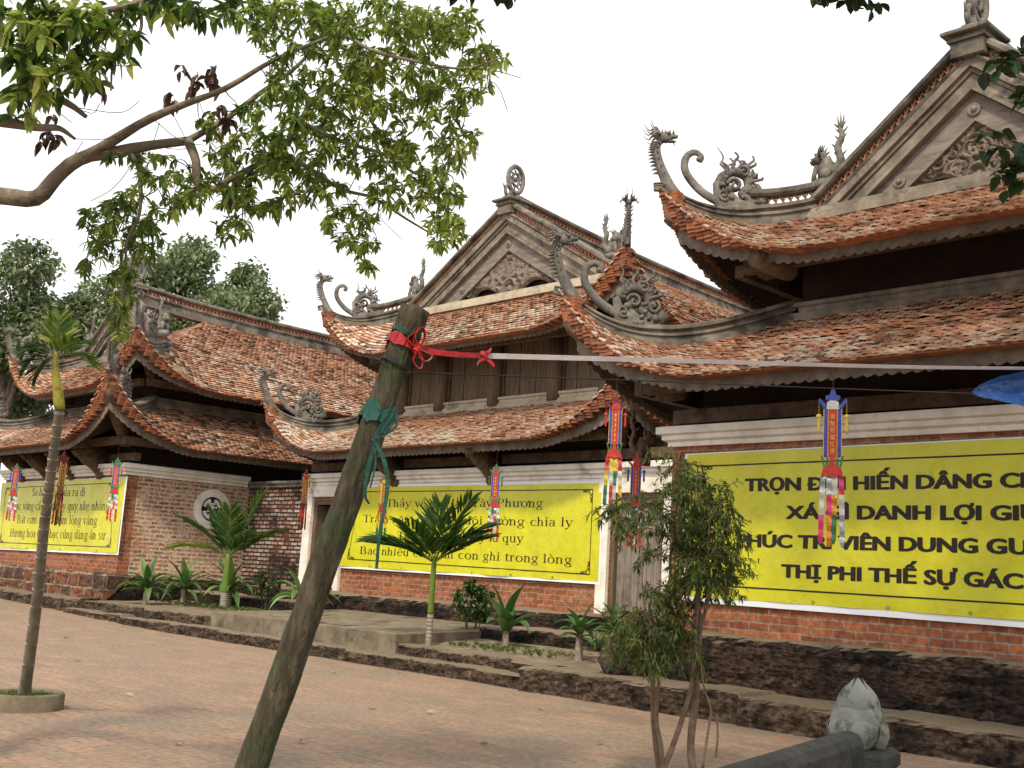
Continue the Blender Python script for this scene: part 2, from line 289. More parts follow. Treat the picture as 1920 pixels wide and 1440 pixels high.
def rough_run(name, m, x0, x1, yf, yb, z0, z1, amp=.03, step=.07, parent=None, axis='x', kind=None, zf=None, seed=0., block=.9, fr=3.4):
    """rough stone course: rounded front profile swept along x (or along y with axis='y')"""
    prof = [(0, 0), (0, .12), (0, .24), (0, .36), (0, .48), (0, .6), (0, .72), (0, .83), (.015, .92), (.04, .975), (.08, 1), (.2, 1.0), (.35, 1.0), (.6, 1.0), (1, 1.0)]
    n = max(2, int(abs(x1-x0)/step)+1); mb = MB(); V = []; k = len(prof)
    for i in range(n):
        x = x0+(x1-x0)*i/(n-1); zz0 = z0+(zf(x) if zf else 0)
        jb = (noise.cell(Vector((x/block+seed, seed, 0.3)))-.5)*.05; edge = abs((x/block+seed) % 1-.5) > .46
        for j, (a, b) in enumerate(prof):
            f = min(1, a/.2) if a < .2 else 1
            aa = a if a <= .2 else .2+(a-.2)/.8*(abs(yb-yf)-.2)
            q = Vector((x*fr+seed*3, aa*fr, (z1-z0)*b*fr*2.2+seed)); d = noise.fractal(q, .8, 2., 5)*amp
            off = aa+ (d+jb+(.018 if edge else 0))*(1 if aa < .15 else .0)
            y = yf+off*(1 if yb > yf else -1); z = zz0+(z1-zz0)*b+(noise.noise(Vector((x*1.9, aa*1.9, seed)))*amp*.5+jb*.4-(.02 if edge else 0) if b > .85 else 0)
            V.append((x, y, z) if axis == 'x' else (y, x, z))
    F = [(i*k+j, (i+1)*k+j, (i+1)*k+j+1, i*k+j+1) for i in range(n-1) for j in range(k-1)]
    F += [tuple(range(k))[::-1]+(), tuple((n-1)*k+j for j in range(k))]
    mb.add(V, F); o = mb.build(name, m, parent)
    if kind: tag(o, kind=kind)
    return o
rough_run('kerb_step', KERB, -29.6, -12.6, 12.75, 13.4, -.05, .23, .035, kind='structure', seed=1.3, zf=lambda x: gz(x))
rough_run('kerb_step', KERB, -12.65, 4, 12.62, 13.75, -.05, .385, .045, kind='structure', seed=2.7)
rough_run('kerb_step', KERB, -44, -29.3, 12.95, 13.9, .05, .47, .05, kind='structure', seed=4.1)
rough_run('kerb_step', KERB, -29.2, -22.75, 13.12, 13.9, .1, .45, .04, kind='structure', seed=5.9)
rough_run('kerb_step', KERB, -16.3, -12.1, 13.12, 13.5, .1, .4, .04, kind='structure', seed=7.9)
pl = MB(); pl.add([(-22.8, 13.1, .05), (-16.35, 13.1, .05), (-16.35, 13.1, .55), (-22.8, 13.1, .55), (-22.8, 17, .69), (-16.35, 17, .69), (-16.35, 17, .05), (-22.8, 17, .05)],
                  [(0, 1, 2, 3), (3, 2, 5, 4), (1, 6, 5, 2), (0, 3, 4, 7)])
pl.box(-20.0, -18.3, 13.4, 13.75, .56, .59, bev=.006); pl.box(-22.3, -20.9, 14.6, 14.9, .57, .63, bev=.006)
tag(pl.build('platform', CONC), kind='structure')
sb = MB()
for x0, x1, y0, y1, za, zb in ((-29.4, -22.8, 13.5, 18.2, .43, .58), (-16.35, -10.6, 13.3, 17.2, .37, .62)):
    n = 24; V = []
    for i in range(n+1):
        for j in range(n+1):
            x = x0+(x1-x0)*i/n; y = y0+(y1-y0)*j/n; V.append((x, y, za+(zb-za)*j/n+.03*noise.noise(Vector((x*1.5, y*1.5, 0)))))
    sb.add(V, [(i*(n+1)+j, (i+1)*(n+1)+j, (i+1)*(n+1)+j+1, i*(n+1)+j+1) for i in range(n) for j in range(n)])
tag(sb.build('soil', SOIL, smooth=True), kind='structure')
rough_run('terrace_step', LATERD, -29.2, -23.2, 16.0, 17.0, .45, .8, .04, kind='structure', seed=9.1)
rough_run('terrace_step', LATERD, -16.4, -11, 15.2, 16.9, .4, .74, .05, kind='structure', seed=11.1)

# ------------------------------------------------------------------ halls: curved tiled roofs
class Tier:
    """hipped roof skirt: front eave at y0, half width a; d is the distance in from the eave"""
    def __init__(s, cx, a, y0, dz, prof, Ls=2.9, depth=14., sag=(0, 1), yg=0): s.sag = sag; s.yg = yg; s.cx = cx; s.a = a; s.y0 = y0; s.dz = dz; s.p = prof; s.Ls = Ls; s.depth = depth
    def z(s, x, y):
        e = s.a-np.abs(np.asarray(x, float)-s.cx); f = np.asarray(y, float)-s.y0; d = np.minimum(e, f)
        D = np.array([q[0] for q in s.p]); Z = np.array([q[1] for q in s.p])
        z = np.interp(d, D, Z)+np.where(d < 0, d*(Z[1]-Z[0])/(D[1]-D[0]), 0)
        z = z-s.drop(y)*np.clip(d/D[-1], 0, 1)**1.5
        return z+s.dz*np.clip(1-np.maximum(e, f)/s.Ls, 0, 1.02)**2.2*np.exp(-.55*np.maximum(d, 0))
    def drop(s, y): return s.sag[0]*(1-np.exp(-np.clip(np.asarray(y, float)-s.yg, 0, 99)/s.sag[1]))
    def n(s, x, y, h=.02):
        gx = (s.z(x+h, y)-s.z(x-h, y))/(2*h); gy = (s.z(x, y+h)-s.z(x, y-h))/(2*h); N = np.stack([-gx, -gy, np.ones_like(gx)], -1)
        return N/np.linalg.norm(N, axis=-1)[..., None]

def tiles(mb, T, face, dmax, gcut=None, ylen=None, tone=0., W=.155, ex=.114):
    """real overlapping nosed tiles on one roof face"""
    X = []; Y = []; DN = []
    nr = int(dmax/ex)+1
    for j in range(nr):
        d = min(-.04+j*ex, dmax); sh = (j % 2)*.5
        if face == 'front':
            h = T.a-d; n = int(2*h/W); xs = T.cx-h+(np.arange(n)+sh+.25)*W
            X.append(xs); Y.append(np.full(n, T.y0+d)); DN.append(np.tile([0., -1.], (n, 1)))
        else:
            sg = -1 if face == 'left' else 1; f0 = d if (gcut is None or d < gcut) else gcut
            n = int((ylen-f0)/W); ys = T.y0+f0+(np.arange(n)+sh+.25)*W
            X.append(np.full(n, T.cx+sg*(T.a-d))); Y.append(ys); DN.append(np.tile([float(sg), 0.], (n, 1)))
    X = np.concatenate(X); Y = np.concatenate(Y); DN = np.concatenate(DN); n = len(X)
    X = X+RNG.normal(0, .006, n); Y = Y+RNG.normal(0, .006, n)
    h = .03; zc = T.z(X, Y); zb = T.z(X-DN[:, 0]*h*2, Y-DN[:, 1]*h*2)
    A = np.stack([-DN[:, 1], DN[:, 0], np.zeros(n)], 1)
    za = (T.z(X+A[:, 0]*h, Y+A[:, 1]*h)-T.z(X-A[:, 0]*h, Y-A[:, 1]*h))/(2*h); A[:, 2] = za; A /= np.linalg.norm(A, axis=1)[:, None]
    D = np.stack([DN[:, 0]*2*h, DN[:, 1]*2*h, zc-zb], 1); D /= np.linalg.norm(D, axis=1)[:, None]
    N = np.cross(A, D); N *= np.sign(N[:, 2])[:, None]
    L = .185; hw = W*.485; t = .026
    tp = [(-hw, -L*.72, .004), (-hw, L*.12, .04), (0, L*.3, .06), (hw, L*.12, .04), (hw, -L*.72, .004)]
    bt = [(-hw, L*.12, .04-t), (0, L*.3, .06-t*1.1), (hw, L*.12, .04-t)]
    K = np.array(tp+bt); yawj = RNG.normal(0, .035, n); lift = RNG.normal(0, .008, n)+(RNG.random(n) > .93)*.02
    a = K[None, :, 0]+yawj[:, None]*K[None, :, 1]; b = K[None, :, 1]-yawj[:, None]*K[None, :, 0]
    c = K[None, :, 2]+lift[:, None]*(K[None, :, 1]+.2)*3
    V = np.stack([X, Y, zc], 1)[:, None, :]+A[:, None, :]*a[..., None]+D[:, None, :]*b[..., None]+N[:, None, :]*c[..., None]
    nz = np.array([noise.fractal(Vector((x*.55, y*.55, 3.1+z*.8)), 1., 2., 4) for x, y, z in zip(X, Y, zc)])
    n2 = np.array([noise.noise(Vector((x*2.3+9, y*2.3, z*2.3))) for x, y, z in zip(X, Y, zc)])
    e = np.minimum(T.a-np.abs(X-T.cx), Y-T.y0)
    base = RNG.beta(1.6, 1.5, n)
    patch = nz+.5*n2
    rnd = np.clip(.5+(base-.5)*.82+tone+np.where(patch < -.34, -.18, 0)+np.where(patch > .2, .14*np.sign(base-.4), 0), 0.02, 1)
    up = np.clip(e/max(dmax, .1), 0, 1)
    rnd = np.where((up > .55) & (rnd > .6) & (RNG.random(n) < .75), .5+.12*RNG.random(n), rnd)
    fast_add(mb, V, [(0, 1, 2, 3, 4), (1, 5, 6, 2), (2, 6, 7, 3), (0, 5, 1), (3, 7, 4)], rnd)

def deck(mb, T, face, dmax, off, gcut=None, ylen=None, d0=0., nd=14, nl=40):
    """sheet parallel to the roof face"""
    V = []
    for i in range(nd+1):
        d = d0+(dmax-d0)*i/nd
        for k in range(nl+1):
            u = k/nl; u = .5-.5*math.cos(PI*u) if face == 'front' else u**1.6
            if face == 'front': x = T.cx-(T.a-d)+2*(T.a-d)*u; y = T.y0+d
            else:
                sg = -1 if face == 'left' else 1; f0 = d if (gcut is None or d < gcut) else gcut; x = T.cx+sg*(T.a-d); y = T.y0+f0+(ylen-f0)*u
            V.append((x, y, float(T.z(x, y))+off))
    mb.add(V, [(i*(nl+1)+k, i*(nl+1)+k+1, (i+1)*(nl+1)+k+1, (i+1)*(nl+1)+k) for i in range(nd) for k in range(nl)], .3)

def eave_stack(mb, T, face, ylen, W=.175, hmin=.05, hmax=.42):
    """stacked tile courses under the eave edge, thicker towards the corners"""
    L = 2*T.a if face == 'front' else ylen; n = int(L/W)
    for i in range(n):
        s = (i+.5)*W; sc = min(s, L-s) if face == 'front' else s
        hgt = hmin+hmax*max(0, 1-sc/1.9)**1.3; x = T.cx-T.a+s if face == 'front' else T.cx+(-1 if face == 'left' else 1)*T.a; y = T.y0 if face == 'front' else T.y0+s
        z = float(T.z(x, y)); lay = max(1, round(hgt/.055)); r = RNG.random()
        for k in range(lay):
            z1 = z+.012-k*.055; z0 = z1-.05; j = random.uniform(-.012, .012)+k*.02; dpt = .3
            if face == 'front': mb.box(x-W*.49, x+W*.49, y-.06+j, y+dpt, z0, z1, .3+.35*r)
            else:
                sg = -1 if face == 'left' else 1; a_, b_ = x+sg*(.06-j), x-sg*dpt
                mb.box(min(a_, b_), max(a_, b_), y-W*.49, y+W*.49, z0, z1, .3+.35*r)

def fascia(mb, T, face, ylen, inset=.2, h=.2, th=.03):
    st = .055; L = 2*(T.a-inset) if face == 'front' else ylen-inset; n = int(L/st); V = []
    for i in range(n+1):
        s = i*L/n; sc = (min(s, L-s) if face == 'front' else s)+inset
        hh = .05+.42*max(0, 1-sc/1.9)**1.3
        for k, (io, top) in enumerate(((0, 1), (0, 0), (th, 0), (th, 1))):
            if face == 'front': x = T.cx-(T.a-inset)+s; y = T.y0+inset+io
            else: x = T.cx+(-1 if face == 'left' else 1)*(T.a-inset-io); y = T.y0+inset+s
            z = float(T.z(x, y))-.05; zb = z-hh-h+(.0 if i % 3 else .03)+(-.012 if i % 3 == 1 else 0)
            V.append((x, y, z if top else zb))
    F = [(i*4+j, (i+1)*4+j, (i+1)*4+(j+1) % 4, i*4+(j+1) % 4) for i in range(n) for j in range(4)]
    mb.add(V, F)

HIPPROF = [(.17, -.16), (.17, .06), (.1, .075), (.1, .14), (.14, .15), (.14, .2), (.09, .21), (.09, .26), (.165, .275), (.165, .33), (.1, .36), (-.1, .36), (-.165, .33), (-.165, .275), (-.09, .26), (-.09, .21), (-.14, .2), (-.14, .15), (-.1, .14), (-.1, .075), (-.17, .06), (-.17, -.16)]
def hip_path(T, sg, d0, d1, n=26, dz=0.):
    out = []
    for i in range(n+1):
        d = d0+(d1-d0)*i/n; x = T.cx+sg*(T.a-d); y = T.y0+d; out.append((x, y, float(T.z(x, y))+dz))
    return np.array(out)

def lattice(mb, P, h=.15, step=.13, th=.018, side=None):
    """pierced terracotta band: crossing bars between two rails along path P"""
    P = np.asarray(P, float); d = np.r_[0, np.cumsum(np.linalg.norm(np.diff(P, axis=0), axis=1))]; n = max(1, int(d[-1]/step)); up = np.array([0, 0, 1.])
    def at(s): return np.array([np.interp(s, d, P[:, k]) for k in range(3)])
    for i in range(n):
        a, b = at(i*d[-1]/n), at((i+1)*d[-1]/n); m = (a+b)/2
        mb.beam(a, b+up*h, th*2.4, th, rnd=.5); mb.beam(a+up*h, b, th*2.0, th, rnd=.6)
        mb.beam(m+up*.0, m+up*h, th*1.8, th, up=(1, .3, 0), rnd=.4)

def dragon_head_mesh():
    """neck rising from the tip, out along +X, head turned back inward"""
    mb = MB(); P = bez([(-.3, 0, -.42), (-.12, 0, -.2), (.02, 0, .06), (.13, 0, .34), (.17, 0, .58), (.11, 0, .74)], 20); mb.tube(P, np.linspace(.13, .045, len(P)), 8, flat=1.)
    for i in range(9, len(P)-1): mb.spike(P[i]+[.05, 0, 0], (.9, 0, .05), .17-.003*i, .04, (.0, 0, -.35), 4)
    for i in range(8, len(P)-1, 2):
        for s in (-1, 1): mb.spike(P[i]+[0, s*.05, 0], (.25, s*.8, .5), .09, .025, (0, 0, .3), 4)
    mb.ell((.06, 0, .8), (.17, .085, .1), 10, 7, amp=.5); mb.ell((-.1, 0, .83), (.11, .06, .05), 8, 6, amp=.4); mb.ell((-.08, 0, .735), (.09, .05, .03), 8, 6, amp=.3)
    for s in (-1, 1):
        mb.ell((-.02, s*.07, .87), (.035, .03, .035), 6, 5)
        for k, (a, z, L) in enumerate(((.5, .6, .34), (.8, .25, .36), (.9, -.02, .3), (.85, -.35, .24))):
            b = [(.12, s*.05, .84), (.12+.5*L*a, s*(.05+.04*k), .84+.5*L*z+.03), (.12+.75*L*a, s*(.06+.05*k), .84+L*z*.75-.03), (.12+1.15*L*a, s*(.06+.06*k), .86+1.15*L*z+.04)]
            mb.tube(bez(b, 9), np.linspace(.03, .004, 10)[:len(bez(b, 9))], 5)
        for k in range(4): mb.spike((-.12+.07*k, s*.03, .86), (.1-.2*(k % 2), s*.3, 1), .1, .02, (.2, 0, 0), 4)
        mb.spike((-.12, s*.04, .74), (-.4, s*.3, -.7), .1, .012, n=4)
    return mb
def curl_mesh():
    mb = MB(); P = bez([(-.75, 0, -.1), (-.3, 0, .02), (.1, 0, .24), (.36, 0, .56), (.36, 0, .82), (.22, 0, .92), (.1, 0, .85), (.12, 0, .75)], 30)
    mb.tube(P, np.r_[np.linspace(.085, .06, 20), np.linspace(.058, .04, len(P)-20)], 8, flat=.8); mb.ell((.14, 0, .8), (.05, .06, .05), 8, 6); return mb
def scroll_mesh():
    """dragon arch with flames on a cut plinth plate"""
    mb = MB(); mb.plate([(-.65, -.15), (.3, -.15), (.36, .42), (.26, .46), (.2, .3), (.02, .24), (-.12, .12), (-.3, .1), (-.45, .0), (-.62, .0)], (0, 0, 0), (1, 0, 0), (0, 0, 1), .07)
    arc = [(.26+0*.1, 0, .44), (.2, 0, .56), (0, 0, .63), (-.2, 0, .55), (-.24, 0, .36), (-.14, 0, .26), (-.3, 0, .12), (-.5, 0, .06)]
    P = bez(arc, 28); mb.tube(P, np.linspace(.075, .085, len(P)), 7)
    c = np.array([-.06, 0, .4])
    rs = random.Random(5)
    for k in range(22):
        t = rad(-50+k*9.2); d = np.array([-math.cos(t), rs.uniform(-.25, .25), math.sin(t)]); p = c+d*.2; L = rs.uniform(.1, .24)*(1.4 if rs.random() < .25 else 1)
        mb.tube(bez([p, p+d*L*.4+np.array([.05, 0, .02])*rs.uniform(.3, 1.4), p+d*L*.75+np.array([-.04, 0, .06]), p+d*L+np.array([.03, 0, .1])*rs.uniform(.5, 1.3)], 8), np.linspace(.042, .004, 10)[:len(bez([p, p, p, p], 8))], 5)
    for (sx, sz, r0_, ph) in ((.0, .38, .13, 0), (-.32, .3, .12, 2), (.18, .2, .11, 4), (-.15, .62, .1, 1)):
        for q in (-.07, .07):
            aa = np.linspace(0, 3.4*PI, 22); mb.tube([(sx+r0_*(1-.055*i)*math.cos(t+ph), q, sz+r0_*(1-.055*i)*math.sin(t+ph)) for i, t in enumerate(aa[:16])], .03, 5)
    for k in range(14): t = rad(-40+k*16); mb.ell(c+np.array([-math.cos(t)*.25, rs.uniform(-.05, .05), math.sin(t)*.25]), (rs.uniform(.04, .08), .07, rs.uniform(.04, .08)), 6, 5, amp=.7)
    mb.tube(bez([(.1, 0, .6), (.16, 0, .72), (.24, 0, .76), (.2, 0, .9), (.32, 0, 1.08)], 12), np.linspace(.045, .006, 13)[:len(bez([(.1, 0, .6), (.16, 0, .72), (.24, 0, .76), (.2, 0, .9), (.32, 0, 1.08)], 12))], 5)
    for k in range(8): mb.spike((-.5+.05*k, 0, .14+.01*k), (-.6+.1*k, random.uniform(-.4, .4), .8), .16, .035, (0, 0, .2), 4)
    mb.ell((-.45, 0, .14), (.14, .1, .1), 8, 6, amp=.6); mb.ell((.1, 0, .3), (.1, .1, .09), 8, 6, amp=.6)
    for k in range(16): mb.ell((random.uniform(-.5, .25), random.choice((-1, 1))*random.uniform(.05, .09), random.uniform(-.02, .4)), (random.uniform(.03, .07),)*3, 6, 5, amp=.6)
    return mb
def lion_mesh():
    """seated mythical lion, facing +X, flame tail rising behind"""
    mb = MB(); mb.box(-.16, .2, -.13, .13, -.12, .03, bev=.02); mb.ell((0, 0, .2), (.15, .11, .22), 10, 8, amp=.4); mb.ell((.12, 0, .42), (.13, .12, .13), 10, 8, amp=.5); mb.ell((.23, 0, .38), (.07, .08, .06), 8, 6, amp=.3)
    for s in (-1, 1):
        mb.tube([(.12, s*.08, .28), (.17, s*.09, .12), (.17, s*.09, .02)], [.05, .04, .05], 6); mb.ell((-.05, s*.1, .1), (.11, .06, .1), 8, 6)
    for k in range(11):
        a = rad(-60+k*28); mb.spike((.08, .09*math.sin(a), .46+.07*math.cos(a)), (-.5+.1*(k % 3), math.sin(a), .3+math.cos(a)), .13, .03, (-.2, 0, .2), 4)
    P = bez([(-.12, 0, .1), (-.28, 0, .3), (-.22, 0, .55), (-.3, 0, .74), (-.26, 0, .9)], 14); mb.tube(P, np.linspace(.085, .04, len(P)), 6)
    for k in range(3): mb.spike(P[-2], (-.5+.5*k, .05, 1), .3, .035, (.25-.25*k, 0, .15), 4)
    for i in range(2, len(P), 2):
        for s in (-1, 1): mb.spike(P[i], (s, 0, .5), .15, .03, (0, 0, .3), 4)
    return mb
def disc_mesh():
    """pierced upright disc with a scrolled foot, in the YZ plane"""
    mb = MB(); mb.box(-.1, .1, -.28, .28, -.05, .06, bev=.02)
    def ring(c, ry, rz, r, n=26):
        a = np.linspace(0, 2*PI, n); mb.tube([(0, c[0]+ry*math.cos(t), c[1]+rz*math.sin(t)) for t in a], r, 7, cap=False)
    ring((.05, .56), .27, .36, .065); ring((.05, .56), .12, .17, .04)
    for k in range(9):
        t = 2*PI*k/9; mb.spike((0, .05+.1*math.cos(t), .56+.14*math.sin(t)), (0, math.cos(t+.5), math.sin(t+.5)), .17, .04, (0, -.4*math.sin(t), .4*math.cos(t)), 5)
    mb.ell((0, .05, .56), (.05, .06, .08), 8, 6); ring((-.2, .2), .1, .14, .05, 14); mb.spike((0, -.3, .2), (0, -.5, .8), .2, .04)
    for k in range(8): mb.ell((random.uniform(-.05, .05), random.uniform(-.2, .25), random.uniform(.05, .2)), (.06, .08, .07), 6, 5, amp=.5)
    return mb
PROTO = {}
def ornament(kind, fn, m, parent, loc, rot, sc=1.):
    key = (kind, m.name)
    if key not in PROTO:
        o = fn().build(kind, m, None, True); PROTO[key] = o
    else:
        o = PROTO[key].copy(); COL.objects.link(o)
    o.parent = parent; o.location = np.array(loc, float)-ORG[parent.name]; o.rotation_euler = rot; o.scale = (sc,)*3
    ORG[o.name] = ORG[parent.name]; return o

def relief_panel(cx, Y, z0, halfw, slope, n=150):
    """carved gable board: triangle with scrolling relief and cut-out lower edge"""
    H_ = halfw*slope; mb = MB(); rs = np.random.default_rng(int(abs(cx)*10)); C = []
    for k in range(26):
        u = rs.uniform(.05, .95); v = rs.uniform(.08, .9)
        C.append((u*halfw*(1 if k % 2 else 1)*(1-v), v*H_, rs.uniform(.16, .34)*halfw/2.5, rs.choice((-1, 1)), rs.uniform(0, 6)))
    C += [(.0, .2*H_, .34*halfw/2.5, 1, 0), (.42*halfw, .13*H_, .3*halfw/2.5, -1, 1), (.0, .52*H_, .26*halfw/2.5, 1, 0), (.72*halfw, .08*H_, .2*halfw/2.5, 1, 1)]
    def hgt(x, z):
        ax = abs(x); h = .012*noise.fractal(Vector((ax*6, z*6, cx)), 1., 2., 4)
        for (px, pz, r, sg, ph) in C:
            dx, dzv = ax-px, z-pz; q = math.hypot(dx, dzv)/r
            if q < 1.25:
                th = math.atan2(dzv, dx)*sg; h = max(h, (.055+.045*math.cos(q*9-th*1+ph))*min(1, (1.25-q)*3))
        return h
    def low(x):
        q = abs(x)/halfw
        return .15+(.0 if q < .16 else .06+.3*abs(math.sin((q-.16)*7.6))**.75 if q < .8 else .03)*halfw/2.9
    V = []; idx = {}
    m_ = int(n*.5)
    for i in range(n+1):
        x = -halfw+2*halfw*i/n; top = (halfw-abs(x))*slope; b = min(low(x), top)
        for j in range(m_+1):
            z = b+(top-b)*j/m_; e = min((z-b)/.06, 1) if j else 0
            V.append((cx+x, Y-hgt(x, z)*(.35+.65*e)-.03*e, z0+z))
    F = [(i*(m_+1)+j, (i+1)*(m_+1)+j, (i+1)*(m_+1)+j+1, i*(m_+1)+j+1) for i in range(n) for j in range(m_)]
    mb.add(V, F); return mb

CORNICE = [(0, 0), (-.06, 0), (-.06, .07), (-.13, .1), (-.13, .17), (-.2, .19), (-.2, .3), (-.05, .33), (0, .33)]
def cornice(mb, path, z):
    """stepped cornice swept along a plan path (points left to right seen from outside)"""
    P = [np.array((x, y, z)) for x, y in path]; k = len(CORNICE)
    for i in range(len(P)-1):
        a, b = P[i], P[i+1]; d = (b-a)/np.linalg.norm(b-a); nn = np.array([-d[1], d[0], 0])      # inward normal
        V = []
        for p, end in ((a, 0), (b, 1)):
            for o, h in CORNICE:
                mit = 0.
                if end == 0 and i > 0: mit = o*1.
                if end == 1 and i < len(P)-2: mit = -o*1.
                V.append(p+nn*o+d*mit+np.array([0, 0, h]))
        mb.add(V, [(j, j+k, (j+1) % k+k, (j+1) % k) for j in range(k)]+[tuple(range(k))[::-1], tuple(range(k, 2*k))])

def bracket_mesh(mb, p0, out, L, z0, z1, th=.11):
    """carved timber bracket reaching out from the wall to the eave"""
    out = np.array([out[0], out[1], 0.]); out /= np.linalg.norm(out); h = z1-z0
    pts = [(-.25, -.42), (.05, -.5), (.22, -.36), (.4, -.2), (.62, -.08), (.72*L+.1, h*.45), (L*.95, h*.8), (L, h), (L*.9, h+.07), (L*.45, .32+h*.3), (-.25, .3)]
    mb.plate(pts, (p0[0], p0[1], z0), out, (0, 0, 1), th)
    sd = np.array([-out[1], out[0], 0])
    for s in (-1, 1):
        for cx_, cz_, r in ((.2, -.1, .2), (.55, .18, .14), (L*.82, h*.72, .1)):
            a = np.linspace(0, 4.2*PI, 30); q = [np.array((p0[0], p0[1], z0))+out*(cx_+r*(1-t/16)*math.cos(t))+np.array([0, 0, cz_+r*(1-t/16)*math.sin(t)])+sd*s*(th+.01) for t in a]
            mb.tube(q, .024, 5)
        mb.ell(np.array((p0[0], p0[1], z0))+out*.12+np.array([0, 0, -.36])+sd*s*.05, (.13, .1, .12), 8, 6, amp=.5)

def hall(label, cx, wh, wy, low, up, ridge, gin, wallx=None, brick_front=BRICKO, brick_side=BRICKG, orn=(DCARVE, CARVE), tones=(0, 0), tone_side=(0, 0), sides=('left', 'right'), plinth=(13.6, 1.07), body_style='dark', lime=LIME, limeg=LIMEL, ledge=LIMEL):
    """low/up: dict(a, y0, dz, prof). gin: inset of the gable plane from the upper eave"""
    T = thing('temple_hall', label, 'temple hall', (cx, wy, 0))
    x0, x1 = wallx or (cx-wh, cx+wh); zb = 1.07; zc = 3.82; DEP = 12.
    TL = Tier(cx, low['a'], low['y0'], low['dz'], low['prof']); TU = Tier(cx, up['a'], up['y0'], up['dz'], up['prof'], sag=up.get('sag', (.2, 4)), yg=up['y0']+gin)
    dl = low['prof'][-1][0]; du = up['prof'][-1][0]; yg = up['y0']+gin
    # ---- body between the tiers and a dark core added above the cornice to block light
    bx = low['a']-dl; by = low['y0']+dl; b = MB()
    ztop = up['prof'][0][1]+.35
    b.box(cx-bx+.06, cx+bx-.06, by+.1, by+DEP, low['prof'][-1][1]-.6, ztop+.3)
    b.box(x0+.32, x1-.32, wy+.32, wy+11.5, zc, low['prof'][0][1]+.35)
    core = b.build('timber_core', WOODD, T)
    bm = MB()                                         # eave beams
    bm.box(cx-low['a']+1.0, cx+low['a']-1.0, wy-.5, wy-.34, low['prof'][0][1]-.02, low['prof'][0][1]+.2)
    bm.box(x0-.1, x1+.1, wy+.1, wy+.3, zc+.4, zc+.62)
    for s in (-1, 1): xx = cx+s*(wh+.42); bm.box(xx-.08, xx+.08, wy-.4, wy+DEP, low['prof'][0][1]-.02, low['prof'][0][1]+.2)
    bm.box(cx-bx-.5, cx+bx+.5, by-.75, by-.6, up['prof'][0][1]+.02, up['prof'][0][1]+.22)
    for s in (-1, 1): xx = cx+s*(bx+.68); bm.box(xx-.08, xx+.08, by-.6, by+DEP, up['prof'][0][1]+.02, up['prof'][0][1]+.22)
    bm.build('eave_beam', WOODB, T)
    # ---- roofs
    roofs = []
    for nm, R_, dm, tn, ts, gc, isup in (('lower_roof', TL, dl, tones[0], tone_side[0], None, 0), ('upper_roof', TU, du, tones[1], tone_side[1], gin, 1)):
        mb = MB(); dfront = gin if isup else dm
        tiles(mb, R_, 'front', dfront, tone=tn)
        for sd in sides: tiles(mb, R_, sd, dm, gc, 11., tone=ts)
        roof = mb.build(nm, TILE, T); roofs.append(roof)
        us = MB()
        for f_, dd in (('front', dfront), ('left', dm), ('right', dm)): eave_stack(us, R_, f_, 11.)
        us.build('eave_tile_course', TERRA, roof)
        sf = MB()
        for f_, dd in (('front', dfront), ('left', dm), ('right', dm)):
            deck(sf, R_, f_, dd, -.02, gc if f_ != 'front' else None, 12., .12); deck(sf, R_, f_, min(dd, 2.9), -.2, gc if f_ != 'front' else None, 12., .25)
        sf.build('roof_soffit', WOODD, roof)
        fb = MB()
        for f_ in ('front', 'left', 'right'): fascia(fb, R_, f_, 11.)
        fb.build('eave_board', EAVE, roof)
        for s in (-1, 1):
            hr = MB(); lt = MB(); P = hip_path(R_, s, -.1, dfront+.02); hr.sweep(HIPPROF, P, scale=np.clip(.26+.5*np.linspace(0, dfront, len(P)), 0, .85))
            if isup:
                P2 = hip_path(R_, s, 1.0, gin, 12, .28); lattice(lt, P2, .15, .12); cap = P2+np.array([0, 0, .16])
                hr.sweep([(.11, 0), (.14, .04), (.14, .1), (.06, .14), (-.06, .14), (-.14, .1), (-.14, .04), (-.11, 0)], cap)
            hr.build('hip_ridge', lime, roof)
            if lt.n: lt.build('ridge_lattice', LATT, roof)
        if not isup:                                   # flashing ridge round the body
            hr = MB(); q = low['prof'][-1][1]; fp = [(.13, -.1), (.13, .06), (.08, .08), (.08, .15), (.12, .17), (.12, .23), (-.13, .25), (-.13, -.1)]
            hr.sweep(fp, [(cx-bx-.05, by-.02, q), (cx+bx+.05, by-.02, q)])
            for s in (-1, 1): hr.sweep(fp if s < 0 else [(-a, c) for a, c in fp][::-1], [(cx+s*(bx+.02), by+DEP, q), (cx+s*(bx+.02), by-.1, q)] if s < 0 else [(cx+s*(bx+.02), by-.1, q), (cx+s*(bx+.02), by+DEP, q)][::-1])
            hr.build('wall_flashing', ledge, roof)
        for s in (-1, 1):                              # corner rafters under the tips and dragons above them
            tipz = float(R_.z(cx+s*R_.a, R_.y0)); out = (s, -1); ang = math.atan2(-1, s); rt2 = 2**.5
            cb = MB(); wx, wy_ = cx+s*(R_.a-1.25), R_.y0+1.25
            bracket_mesh(cb, (wx, wy_), out, 1.72, float(R_.z(wx, wy_))-.42, tipz-.5, .13)
            cb.build('corner_bracket', WOODB, roof, True)
            tip = np.array((cx+s*(R_.a-.03), R_.y0+.03, tipz+.16))
            ornament('dragon_head', dragon_head_mesh, orn[isup], roof, tip, (0, 0, ang), .9)
            d = .5; P = np.array((cx+s*(R_.a-d), R_.y0+d, float(R_.z(cx+s*(R_.a-d), R_.y0+d))+.2)); ornament('crozier_curl', curl_mesh, orn[isup], roof, P, (0, 0, ang), .95)
            d = .82; P = np.array((cx+s*(R_.a-d), R_.y0+d, float(R_.z(cx+s*(R_.a-d), R_.y0+d))+.26)); ornament('dragon_scroll', scroll_mesh, orn[isup], roof, P, (0, 0, ang), .95)
